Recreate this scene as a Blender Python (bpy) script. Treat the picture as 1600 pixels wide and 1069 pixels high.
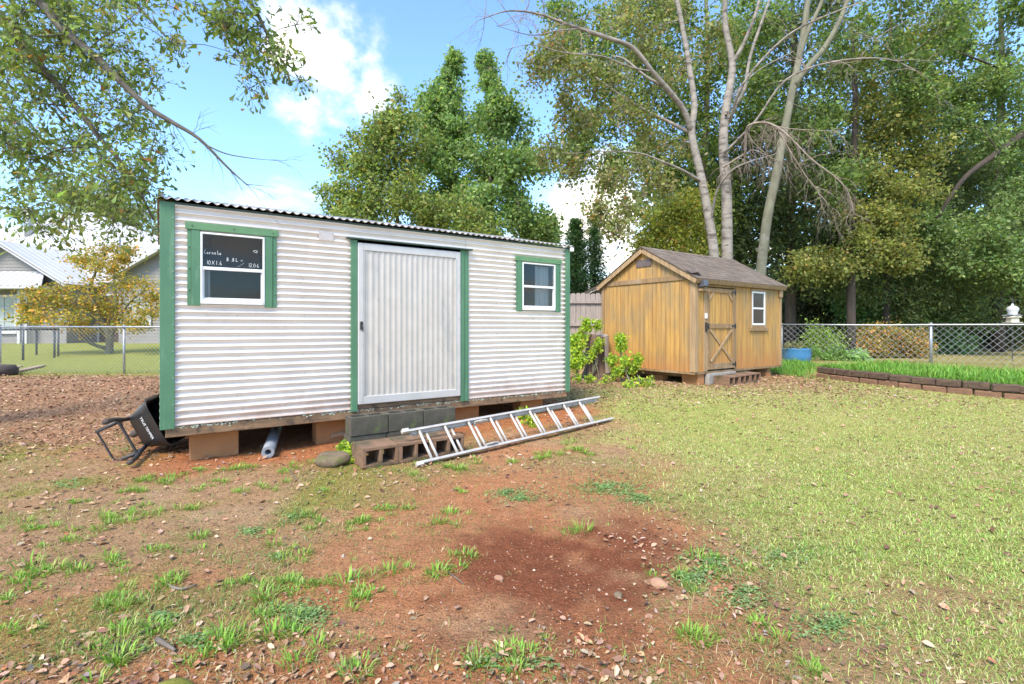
import bpy, bmesh, math, random
import numpy as np
from mathutils import Vector, Matrix

random.seed(7)
rng = np.random.default_rng(7)
scene = bpy.context.scene
for o in list(bpy.data.objects):
    bpy.data.objects.remove(o)
col = scene.collection

# ------------------------------------------------------------------ camera
F, CX, HZ, CZ = 790.0, 800.0, 511.0, 1.3      # focal length in px of the 1600 px photo, horizon row, eye height
cam_d = bpy.data.cameras.new('camera')
cam_d.sensor_width = 36.0
cam_d.lens = F / 1600 * 36.0
cam_d.shift_y = -(534.5 - HZ) / 1600
cam_d.clip_end = 2000
cam = bpy.data.objects.new('camera', cam_d)
cam.location = (0, 0, CZ)
cam.rotation_euler = (math.radians(90), 0, 0)
col.objects.link(cam)
scene.camera = cam

# ------------------------------------------------------------------ world, sun, exposure
SUN_EL, SUN_AZ = math.radians(50), math.radians(205)      # azimuth clockwise from +Y
scene.view_settings.view_transform = 'Standard'
scene.view_settings.look = 'None'
scene.view_settings.gamma = 1
scene.view_settings.use_curve_mapping = False
scene.view_settings.exposure = 2.16
world = bpy.data.worlds.new('World')
scene.world = world
world.use_nodes = True
wn, wl = world.node_tree.nodes, world.node_tree.links
wn.clear()
def wnode(t, **k):
    n = wn.new(t)
    for a, v in k.items():
        setattr(n, a, v)
    return n
w_out = wnode('ShaderNodeOutputWorld')
w_bg = wnode('ShaderNodeBackground')
w_sky = wnode('ShaderNodeTexSky', sky_type='NISHITA', sun_disc=False, sun_elevation=SUN_EL, sun_rotation=SUN_AZ,
              air_density=1.0, dust_density=0.6, ozone_density=1.6, altitude=200)
w_tc = wnode('ShaderNodeTexCoord')
w_sep = wnode('ShaderNodeSeparateXYZ')
wl.new(w_tc.outputs['Generated'], w_sep.inputs[0])
def wmath(op, a, b=None, clamp=False):
    n = wnode('ShaderNodeMath', operation=op, use_clamp=clamp)
    for i, v in enumerate((a, b)):
        if v is None:
            continue
        if isinstance(v, (int, float)):
            n.inputs[i].default_value = v
        else:
            wl.new(v, n.inputs[i])
    return n.outputs[0]
zc = wmath('ADD', wmath('MAXIMUM', w_sep.outputs[2], 0.0), 0.22)
comb = wnode('ShaderNodeCombineXYZ')
wl.new(wmath('DIVIDE', w_sep.outputs[0], zc), comb.inputs[0])
wl.new(wmath('DIVIDE', w_sep.outputs[1], zc), comb.inputs[1])
cn = wnode('ShaderNodeTexNoise')
cn.inputs['Scale'].default_value = 1.25
cn.inputs['Detail'].default_value = 9
cn.inputs['Roughness'].default_value = 0.56
wl.new(comb.outputs[0], cn.inputs['Vector'])
def ramp(src, lo, hi):
    n = wnode('ShaderNodeMapRange', interpolation_type='SMOOTHSTEP')
    n.inputs['From Min'].default_value = lo
    n.inputs['From Max'].default_value = hi
    wl.new(src, n.inputs['Value'])
    return n.outputs[0]
def blob(px, py, rad):                      # a cumulus standing in one direction of the sky
    d = Vector(((px - CX) / F, 1.0, (HZ - py) / F)).normalized()
    vs = wnode('ShaderNodeVectorMath', operation='DISTANCE')
    wl.new(w_tc.outputs['Generated'], vs.inputs[0])
    vs.inputs[1].default_value = d
    return wmath('MAXIMUM', wmath('SUBTRACT', 1.0, wmath('DIVIDE', vs.outputs['Value'], rad)), 0.0)
bl = blob(510, 100, 0.20)
for b in ((585, 150, 0.12), (440, 70, 0.12), (960, 330, 0.24)):
    bl = wmath('MAXIMUM', bl, blob(*b))
cn2 = wnode('ShaderNodeTexNoise')
cn2.inputs['Scale'].default_value = 7.0
cn2.inputs['Detail'].default_value = 8
cn2.inputs['Roughness'].default_value = 0.6
wl.new(w_tc.outputs['Generated'], cn2.inputs['Vector'])
bl = wmath('MULTIPLY', bl, wmath('ADD', wmath('MULTIPLY', cn2.outputs['Fac'], 2.2), -0.35))
field = wmath('ADD', cn.outputs['Fac'], wmath('MULTIPLY', bl, 0.42))
hor = wmath('MULTIPLY', wmath('SUBTRACT', 0.29, w_sep.outputs[2]), 0.80)
field = wmath('ADD', field, wmath('MAXIMUM', hor, 0.0))
mask = ramp(field, 0.60, 0.80)
w_sc = wnode('ShaderNodeMix', data_type='RGBA', blend_type='MULTIPLY')
w_sc.inputs[0].default_value = 1.0
wl.new(w_sky.outputs[0], w_sc.inputs[6])
w_sc.inputs[7].default_value = (0.62, 0.74, 0.84, 1)
w_mix = wnode('ShaderNodeMix', data_type='RGBA')
wl.new(mask, w_mix.inputs[0])
wl.new(w_sc.outputs[2], w_mix.inputs[6])
w_mix.inputs[7].default_value = (3.75, 3.5, 3.2, 1)
wl.new(w_mix.outputs[2], w_bg.inputs['Color'])
w_bg.inputs['Strength'].default_value = 0.12
wl.new(w_bg.outputs[0], w_out.inputs['Surface'])

sun_d = bpy.data.lights.new('sun', 'SUN')
sun_d.energy = 1.5
sun_d.angle = math.radians(22)
sun_d.color = (1.0, 0.90, 0.76)
sun = bpy.data.objects.new('sun', sun_d)
sd = Vector((math.sin(SUN_AZ) * math.cos(SUN_EL), math.cos(SUN_AZ) * math.cos(SUN_EL), math.sin(SUN_EL)))
sun.rotation_euler = sd.to_track_quat('Z', 'Y').to_euler()
sun.location = (0, -20, 30)
col.objects.link(sun)

# ------------------------------------------------------------------ materials
def new_mat(name):
    m = bpy.data.materials.new(name)
    m.use_nodes = True
    nt = m.node_tree
    b = nt.nodes['Principled BSDF']
    return m, nt, b
def N(nt, t, **k):
    n = nt.nodes.new(t)
    for a, v in k.items():
        setattr(n, a, v)
    return n
def rgba(c):
    return (c[0], c[1], c[2], 1)
def mixc(nt, fac, a, b, blend='MIX'):
    n = N(nt, 'ShaderNodeMix', data_type='RGBA', blend_type=blend)
    for i, v in ((0, fac), (6, a), (7, b)):
        if isinstance(v, (int, float)):
            n.inputs[i].default_value = v
        elif isinstance(v, tuple):
            n.inputs[i].default_value = rgba(v)
        else:
            nt.links.new(v, n.inputs[i])
    return n.outputs[2]
def noise(nt, scale, detail=5, rough=0.6, stretch=None, vec=None):
    n = N(nt, 'ShaderNodeTexNoise')
    n.inputs['Scale'].default_value = scale
    n.inputs['Detail'].default_value = detail
    n.inputs['Roughness'].default_value = rough
    if vec is None:
        vec = N(nt, 'ShaderNodeTexCoord').outputs['Object']
    if stretch:
        mp = N(nt, 'ShaderNodeMapping')
        mp.inputs['Scale'].default_value = stretch
        nt.links.new(vec, mp.inputs[0])
        vec = mp.outputs[0]
    nt.links.new(vec, n.inputs['Vector'])
    return n.outputs['Fac']
def rng_(nt, src, lo, hi, a=0.0, b=1.0):
    n = N(nt, 'ShaderNodeMapRange')
    for k, v in (('From Min', lo), ('From Max', hi), ('To Min', a), ('To Max', b)):
        n.inputs[k].default_value = v
    nt.links.new(src, n.inputs['Value'])
    return n.outputs[0]
def bump(nt, b, src, strength, dist=0.01):
    n = N(nt, 'ShaderNodeBump')
    n.inputs['Strength'].default_value = strength
    n.inputs['Distance'].default_value = dist
    nt.links.new(src, n.inputs['Height'])
    nt.links.new(n.outputs[0], b.inputs['Normal'])
def mat(name, c1, c2=None, scale=6, rough=0.7, metal=0.0, bmp=0.0, bscale=None, stretch=None, lo=0.35, hi=0.65,
        c3=None, scale3=1.5, lo3=0.55, hi3=0.7, stretch3=None, spec=0.5):
    m, nt, b = new_mat(name)
    b.inputs['Roughness'].default_value = rough
    b.inputs['Metallic'].default_value = metal
    b.inputs['Specular IOR Level'].default_value = spec
    c = None
    if c2 is None:
        b.inputs['Base Color'].default_value = rgba(c1)
    else:
        c = mixc(nt, rng_(nt, noise(nt, scale, stretch=stretch), lo, hi), c1, c2)
        if c3 is not None:
            c = mixc(nt, rng_(nt, noise(nt, scale3, 8, 0.7, stretch3), lo3, hi3), c, c3)
        nt.links.new(c, b.inputs['Base Color'])
    if bmp:
        bump(nt, b, noise(nt, bscale or scale * 4, 6, 0.65, stretch), bmp)
    return m
def leaf_mat(name, transl=0.45, rough=0.6):
    m, nt, b = new_mat(name)
    at = N(nt, 'ShaderNodeAttribute', attribute_name='Col')
    nt.links.new(at.outputs['Color'], b.inputs['Base Color'])
    b.inputs['Roughness'].default_value = rough
    b.inputs['Specular IOR Level'].default_value = 0.3
    tr = N(nt, 'ShaderNodeBsdfTranslucent')
    nt.links.new(mixc(nt, 1.0, at.outputs['Color'], (1.4, 1.4, 0.7), 'MULTIPLY'), tr.inputs[0])
    mx = N(nt, 'ShaderNodeMixShader')
    mx.inputs[0].default_value = transl
    nt.links.new(b.outputs[0], mx.inputs[1])
    nt.links.new(tr.outputs[0], mx.inputs[2])
    nt.links.new(mx.outputs[0], nt.nodes['Material Output'].inputs['Surface'])
    return m
def attr_mat(name, rough=0.9):
    m, nt, b = new_mat(name)
    at = N(nt, 'ShaderNodeAttribute', attribute_name='Col')
    c = mixc(nt, rng_(nt, noise(nt, 60, 3), 0.3, 0.7), at.outputs['Color'], mixc(nt, 1.0, at.outputs['Color'], (0.7, 0.66, 0.62), 'MULTIPLY'))
    nt.links.new(c, b.inputs['Base Color'])
    b.inputs['Roughness'].default_value = rough
    b.inputs['Specular IOR Level'].default_value = 0.2
    return m

M = {}
# ground: colour map of the soil kinds lies in the mesh attribute, grain in the nodes
m, nt, b = new_mat('ground')
at = N(nt, 'ShaderNodeAttribute', attribute_name='Col')
n1 = noise(nt, 9, 8, 0.7)
n2 = noise(nt, 55, 6, 0.7)
c = mixc(nt, rng_(nt, n1, 0.3, 0.7), mixc(nt, 1.0, at.outputs['Color'], (0.72, 0.68, 0.64), 'MULTIPLY'), mixc(nt, 1.0, at.outputs['Color'], (1.18, 1.14, 1.1), 'MULTIPLY'))
c = mixc(nt, rng_(nt, n2, 0.35, 0.68), c, mixc(nt, 1.0, c, (1.5, 1.44, 1.36), 'MULTIPLY'))
c = mixc(nt, rng_(nt, noise(nt, 130, 3), 0.54, 0.64), c, mixc(nt, 1.0, c, (0.5, 0.46, 0.43), 'MULTIPLY'))
c = mixc(nt, rng_(nt, noise(nt, 210, 2), 0.63, 0.70), c, mixc(nt, 1.0, c, (1.7, 1.6, 1.5), 'MULTIPLY'))
nt.links.new(c, b.inputs['Base Color'])
b.inputs['Roughness'].default_value = 0.95
b.inputs['Specular IOR Level'].default_value = 0.15
ad = N(nt, 'ShaderNodeMath', operation='ADD')
nt.links.new(n1, ad.inputs[0]); nt.links.new(n2, ad.inputs[1])
bump(nt, b, ad.outputs[0], 1.0, 0.035)
M['ground'] = m
M['leaf'] = leaf_mat('leaf')
M['grass'] = leaf_mat('grass_blade', 0.3, 0.55)
M['litter'] = attr_mat('dead_leaf')
M['pebble'] = attr_mat('pebble')
m, nt, b = new_mat('white_corrugated_metal')
tc = N(nt, 'ShaderNodeTexCoord')
c = mixc(nt, rng_(nt, noise(nt, 3), 0.35, 0.65), (0.82, 0.745, 0.665), (0.75, 0.68, 0.605))
c = mixc(nt, rng_(nt, noise(nt, 1.2, 8, 0.7), 0.58, 0.8), c, (0.58, 0.505, 0.43))
c = mixc(nt, rng_(nt, noise(nt, 9, 6, 0.7, (1, 1, 0.12)), 0.60, 0.74, 0, 0.35), c, (0.42, 0.34, 0.26))      # faint run-off streaks
sep = N(nt, 'ShaderNodeSeparateXYZ'); nt.links.new(tc.outputs['Object'], sep.inputs[0])
ad = N(nt, 'ShaderNodeMath', operation='ADD'); nt.links.new(sep.outputs[2], ad.inputs[0])
nt.links.new(rng_(nt, noise(nt, 5, 6, 0.7), 0, 1, -0.22, 0.22), ad.inputs[1])
c = mixc(nt, rng_(nt, ad.outputs[0], 0.60, 0.36, 0, 0.55), c, (0.44, 0.25, 0.14))                              # clay splashed up from the ground
nt.links.new(c, b.inputs['Base Color'])
b.inputs['Roughness'].default_value = 0.36
b.inputs['Metallic'].default_value = 0.38
M['siding'] = m
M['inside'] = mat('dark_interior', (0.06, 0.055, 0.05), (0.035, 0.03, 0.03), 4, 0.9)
M['roofmetal'] = mat('galvanised_roof', (0.40, 0.385, 0.36), (0.28, 0.265, 0.245), 8, 0.5, 0.3, c3=(0.10, 0.09, 0.075), scale3=4, lo3=0.5, hi3=0.7)
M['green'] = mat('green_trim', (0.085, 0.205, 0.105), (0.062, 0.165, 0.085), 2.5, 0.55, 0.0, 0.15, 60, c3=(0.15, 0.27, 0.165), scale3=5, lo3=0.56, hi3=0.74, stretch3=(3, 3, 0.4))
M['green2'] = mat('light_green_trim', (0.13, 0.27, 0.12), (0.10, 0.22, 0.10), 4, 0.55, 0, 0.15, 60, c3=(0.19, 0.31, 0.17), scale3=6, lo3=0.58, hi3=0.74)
M['darktrim'] = mat('dark_green_drip_edge', (0.03, 0.055, 0.04), (0.05, 0.08, 0.055), 9, 0.5)
M['door'] = mat('galvanised_door', (0.56, 0.505, 0.44), (0.50, 0.45, 0.39), 5, 0.42, 0.25, c3=(0.36, 0.345, 0.32), scale3=3, stretch3=(1, 1, 0.2))
M['doorframe'] = mat('aluminium_door_frame', (0.56, 0.535, 0.50), (0.50, 0.475, 0.44), 5, 0.38, 0.2, c3=(0.36, 0.24, 0.17), scale3=7, lo3=0.68, hi3=0.78)
M['white'] = mat('white_vinyl', (0.80, 0.80, 0.79), (0.72, 0.72, 0.70), 8, 0.45)
M['plate'] = mat('printed_plate', (0.52, 0.50, 0.47), (0.47, 0.40, 0.37), 25, 0.5)
M['curtain'] = mat('white_curtain', (0.78, 0.78, 0.76), (0.62, 0.62, 0.60), 3, 0.9, stretch=(9, 9, 0.3))
M['screw'] = mat('screw_head', (0.55, 0.55, 0.53), (0.35, 0.35, 0.34), 30, 0.4, 0.7)
M['blackscrew'] = mat('dark_screw', (0.03, 0.03, 0.03), (0.06, 0.05, 0.04), 30, 0.5)
M['beam'] = mat('weathered_beam', (0.15, 0.095, 0.055), (0.28, 0.17, 0.085), 5, 0.9, 0, 0.6, 30, (1, 1, 6), c3=(0.035, 0.03, 0.025), scale3=7, lo3=0.52, hi3=0.66)
M['lichen'] = mat('pale_lichen', (0.52, 0.57, 0.47), (0.34, 0.40, 0.28), 40, 0.95, 0, 0.5)
M['claybrick'] = mat('clay_stained_block', (0.42, 0.20, 0.075), (0.34, 0.155, 0.06), 3, 0.9, 0, 0.35, 60, c3=(0.48, 0.27, 0.12), scale3=2)
M['cinder'] = mat('mossy_concrete', (0.095, 0.083, 0.06), (0.058, 0.053, 0.038), 9, 0.95, 0, 0.7, 90, c3=(0.10, 0.13, 0.035), scale3=6, lo3=0.55, hi3=0.72)
M['cinder2'] = mat('clay_stained_concrete', (0.24, 0.14, 0.082), (0.15, 0.088, 0.052), 8, 0.95, 0, 1.0, 90, c3=(0.075, 0.07, 0.035), scale3=4, lo3=0.48, hi3=0.66)
M['concrete'] = mat('grey_concrete', (0.36, 0.33, 0.29), (0.25, 0.23, 0.20), 8, 0.95, 0, 0.6, 80)
M['stone'] = mat('mossy_stone', (0.20, 0.145, 0.09), (0.11, 0.082, 0.05), 9, 0.95, 0, 0.9, 40, c3=(0.11, 0.12, 0.03), scale3=6, lo3=0.5, hi3=0.64)
M['redstone'] = mat('red_rock', (0.40, 0.23, 0.14), (0.28, 0.14, 0.08), 12, 0.95, 0, 0.8, 40)
M['tanslab'] = mat('tan_slab', (0.42, 0.28, 0.16), (0.33, 0.22, 0.12), 7, 0.95, 0, 0.4, 60)
M['pvc'] = mat('grey_plastic_pipe', (0.25, 0.26, 0.28), (0.18, 0.19, 0.20), 10, 0.5, 0, 0.1)
M['alu'] = mat('aluminium', (0.62, 0.575, 0.52), (0.50, 0.455, 0.40), 12, 0.4, 0.25, c3=(0.42, 0.36, 0.30), scale3=14, lo3=0.62, hi3=0.8)
M['blackplastic'] = mat('black_poly', (0.018, 0.019, 0.021), (0.030, 0.031, 0.034), 6, 0.38, c3=(0.13, 0.065, 0.035), scale3=3.5, lo3=0.56, hi3=0.78)
M['blacksteel'] = mat('black_steel', (0.035, 0.036, 0.04), (0.06, 0.058, 0.055), 15, 0.5, 0.2, c3=(0.12, 0.075, 0.045), scale3=9, lo3=0.6, hi3=0.75)
M['rubber'] = mat('rubber', (0.05, 0.042, 0.038), (0.09, 0.065, 0.05), 12, 0.85)
M['whitepaint'] = mat('white_print', (0.85, 0.85, 0.85))
M['galv'] = mat('galvanised_pipe', (0.42, 0.43, 0.44), (0.30, 0.31, 0.32), 12, 0.42, 0.6)
M['wire'] = mat('galvanised_wire', (0.34, 0.34, 0.33), (0.24, 0.24, 0.23), 10, 0.5, 0.4)
M['darkpipe'] = mat('dark_pipe', (0.06, 0.075, 0.09), (0.10, 0.11, 0.12), 8, 0.5, 0.2)
M['greywood'] = mat('grey_fence_board', (0.36, 0.30, 0.25), (0.26, 0.215, 0.18), 4, 0.9, 0, 0.5, 14, (6, 6, 0.5), c3=(0.16, 0.125, 0.10), scale3=2, lo3=0.58, hi3=0.72, stretch3=(4, 4, 0.4))
M['timber'] = mat('old_landscape_timber', (0.13, 0.075, 0.045), (0.06, 0.042, 0.032), 9, 0.95, 0, 0.9, 25, (1, 1, 4))
M['timber2'] = mat('clay_splashed_timber', (0.23, 0.125, 0.07), (0.15, 0.08, 0.048), 9, 0.95, 0, 0.9, 25, (1, 1, 4))
M['shingle'] = mat('weathered_shingle', (0.185, 0.138, 0.10), (0.115, 0.088, 0.066), 5, 0.95, 0, 0.5, 90, c3=(0.21, 0.175, 0.14), scale3=1.5)
M['vent'] = mat('brown_vent', (0.10, 0.075, 0.065), (0.14, 0.10, 0.09), 10, 0.7)
M['lamp'] = mat('dark_lamp', (0.06, 0.065, 0.08), (0.10, 0.10, 0.11), 10, 0.4)
M['hinge'] = mat('black_iron', (0.03, 0.03, 0.035), (0.06, 0.05, 0.045), 30, 0.5, 0.4)
M['housewall'] = mat('grey_vinyl_siding', (0.235, 0.222, 0.205), (0.20, 0.19, 0.175), 1, 0.7)
M['housetrim'] = mat('house_trim', (0.50, 0.49, 0.47), (0.44, 0.43, 0.41), 3, 0.6)
M['houseroof'] = mat('white_metal_roof', (0.50, 0.495, 0.49), (0.45, 0.445, 0.44), 0.6, 0.6, 0.0)
M['redbrick'] = mat('brick_footing', (0.30, 0.16, 0.10), (0.22, 0.12, 0.08), 6, 0.9)
M['bluebarrel'] = mat('blue_plastic', (0.035, 0.16, 0.33), (0.05, 0.19, 0.36), 3, 0.5, c3=(0.20, 0.24, 0.30), scale3=2.5, lo3=0.5, hi3=0.7)
M['soil'] = mat('potting_soil', (0.05, 0.03, 0.02), (0.09, 0.06, 0.04), 20, 0.95)
M['feeder'] = mat('cream_feeder', (0.62, 0.56, 0.44), (0.52, 0.46, 0.36), 10, 0.6)
M['seedjar'] = mat('clear_grey_plastic', (0.55, 0.57, 0.58), (0.45, 0.46, 0.47), 10, 0.3)
M['bark'] = mat('grey_brown_bark', (0.20, 0.165, 0.13), (0.10, 0.08, 0.062), 5, 0.95, 0, 0.9, 20, (1, 1, 0.25))
M['darkbark'] = mat('dark_bark', (0.07, 0.052, 0.04), (0.035, 0.028, 0.022), 5, 0.95, 0, 0.9, 20, (1, 1, 0.25))
M['palebark'] = mat('pale_bark', (0.32, 0.28, 0.235), (0.20, 0.175, 0.145), 3, 0.85, 0, 0.6, 20, (1, 1, 2.5), c3=(0.085, 0.07, 0.055), scale3=2.6, lo3=0.50, hi3=0.64, stretch3=(1.0, 1.0, 3))
M['greybark'] = mat('lichen_grey_bark', (0.20, 0.195, 0.13), (0.13, 0.125, 0.085), 5, 0.9, 0, 0.5, 20, (1, 1, 0.4), c3=(0.26, 0.24, 0.20), scale3=3)
M['oakbark'] = mat('oak_twig_bark', (0.10, 0.088, 0.066), (0.058, 0.05, 0.038), 14, 0.9, 0, 0.5, 50, c3=(0.16, 0.16, 0.115), scale3=9)
M['deadtwig'] = mat('dead_twig', (0.33, 0.26, 0.205), (0.22, 0.17, 0.135), 8, 0.9)
M['stumpbark'] = mat('stump_bark', (0.17, 0.105, 0.075), (0.085, 0.052, 0.04), 8, 0.95, 0, 1.0, 14, (3, 3, 0.4))
M['stumpwood'] = mat('stump_bare_wood', (0.42, 0.37, 0.31), (0.32, 0.28, 0.235), 5, 0.9, 0, 0.5, 20, (4, 4, 0.3))
# stained pine of the small shed, splashed with red clay low down
m, nt, b = new_mat('stained_pine')
tc = N(nt, 'ShaderNodeTexCoord')
grain = noise(nt, 2.6, 7, 0.65, (5, 5, 0.35), tc.outputs['Object'])
blot = noise(nt, 1.1, 5, 0.6, (1.6, 1.6, 0.7), tc.outputs['Object'])
c = mixc(nt, rng_(nt, grain, 0.35, 0.66), (0.54, 0.305, 0.075), (0.32, 0.17, 0.05))
c = mixc(nt, rng_(nt, noise(nt, 3.4, 6, 0.7, (7, 7, 0.22), tc.outputs['Object']), 0.54, 0.72, 0, 0.8), c, (0.14, 0.085, 0.04))
c = mixc(nt, rng_(nt, blot, 0.46, 0.68, 0, 0.75), c, (0.22, 0.17, 0.095))
sep = N(nt, 'ShaderNodeSeparateXYZ'); nt.links.new(tc.outputs['Object'], sep.inputs[0])
ad = N(nt, 'ShaderNodeMath', operation='ADD'); nt.links.new(sep.outputs[2], ad.inputs[0])
nt.links.new(rng_(nt, noise(nt, 2.0, 5, 0.6, None, tc.outputs['Object']), 0, 1, -0.35, 0.35), ad.inputs[1])
c = mixc(nt, rng_(nt, ad.outputs[0], 0.86, 0.38, 0, 0.62), c, (0.43, 0.165, 0.045))
nt.links.new(c, b.inputs['Base Color'])
b.inputs['Roughness'].default_value = 0.75
bump(nt, b, grain, 0.35)
M['pine'] = m
M['pinetrim'] = mat('stained_trim', (0.31, 0.19, 0.085), (0.20, 0.125, 0.06), 3, 0.85, 0, 0.4, 20, (5, 5, 0.5), c3=(0.36, 0.27, 0.17), scale3=1.5)
M['greytrim'] = mat('weathered_trim', (0.40, 0.265, 0.135), (0.27, 0.175, 0.09), 3, 0.85, 0, 0.4, 20, (5, 5, 0.5))
# window glass: clear pane that reflects
m, nt, b = new_mat('window_glass')
gl = N(nt, 'ShaderNodeBsdfGlossy'); gl.inputs['Roughness'].default_value = 0.02
tr = N(nt, 'ShaderNodeBsdfTransparent'); tr.inputs[0].default_value = (0.80, 0.83, 0.84, 1)
fr = N(nt, 'ShaderNodeFresnel'); fr.inputs[0].default_value = 1.38
mx = N(nt, 'ShaderNodeMixShader')
nt.links.new(fr.outputs[0], mx.inputs[0]); nt.links.new(tr.outputs[0], mx.inputs[1]); nt.links.new(gl.outputs[0], mx.inputs[2])
nt.links.new(mx.outputs[0], nt.nodes['Material Output'].inputs['Surface'])
M['glass'] = m

# ------------------------------------------------------------------ numpy noise and ground shape
_tab = rng.random((256, 256))
def vnoise(x, y):
    x = np.asarray(x, float); y = np.asarray(y, float)
    xi = np.floor(x).astype(int); yi = np.floor(y).astype(int)
    fx = x - xi; fy = y - yi
    fx = fx * fx * (3 - 2 * fx); fy = fy * fy * (3 - 2 * fy)
    a = _tab[xi & 255, yi & 255]; b_ = _tab[(xi + 1) & 255, yi & 255]
    c_ = _tab[xi & 255, (yi + 1) & 255]; d = _tab[(xi + 1) & 255, (yi + 1) & 255]
    return (a * (1 - fx) + b_ * fx) * (1 - fy) + (c_ * (1 - fx) + d * fx) * fy
def fbm(x, y, o=4):
    s = 0; a = 0.5; t = 0
    x = np.asarray(x, float); y = np.asarray(y, float)
    for i in range(o):
        s = s + a * vnoise(x + 17.3 * i, y + 9.1 * i); t += a
        a *= 0.5; x = x * 2.03; y = y * 2.03
    return s / t - 0.5
def ss(a, b_, x):
    t = np.clip((np.asarray(x, float) - a) / (b_ - a), 0, 1)
    return t * t * (3 - 2 * t)
def hgt(x, y):
    x = np.asarray(x, float); y = np.asarray(y, float)
    near = 1 - ss(10, 22, np.hypot(x, y))
    return (0.16 * ss(4.8, 10.5, y) + 0.30 * ss(14, 26, y) * ss(-6, -12, x) + 0.05 * fbm(x * 0.7, y * 0.7) * ss(0.5, 2.5, y) * near
            + 0.018 * fbm(x * 4, y * 4, 3) * near)
def H(x, y):
    return float(hgt(x, y))
def P(px, py, Y):
    return Vector(((px - CX) / F * Y, Y, CZ - (py - HZ) / F * Y))
def G(px, py):
    z = 0.0
    for _ in range(12):
        Y = (CZ - z) * F / (py - HZ)
        X = (px - CX) / F * Y
        z = 0.5 * z + 0.5 * H(X, Y)
    return Vector((X, Y, H(X, Y)))

# ------------------------------------------------------------------ object helpers
def tag(o, label=None, cat=None, group=None, kind=None):
    if label: o['label'] = label
    if cat: o['category'] = cat
    if group: o['group'] = group
    if kind: o['kind'] = kind
    return o
def thing(name, loc, label, cat, group=None):
    o = bpy.data.objects.new(name, None)
    o.location = loc
    o.empty_display_size = 0.1
    col.objects.link(o)
    return tag(o, label, cat, group)
def link(name, me, material, parent=None, smooth=False, bev=0):
    o = bpy.data.objects.new(name, me)
    col.objects.link(o)
    if material is not None and not me.materials:
        me.materials.append(material if not isinstance(material, str) else M[material])
    if parent is not None:
        o.parent = parent
        if parent.type == 'EMPTY':
            o.matrix_parent_inverse = Matrix.Translation(-Vector(parent.location))
    if smooth:
        me.polygons.foreach_set('use_smooth', [True] * len(me.polygons))
    if bev:
        md = o.modifiers.new('bevel', 'BEVEL')
        md.width = bev; md.segments = 1; md.limit_method = 'ANGLE'
    return o
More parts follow.
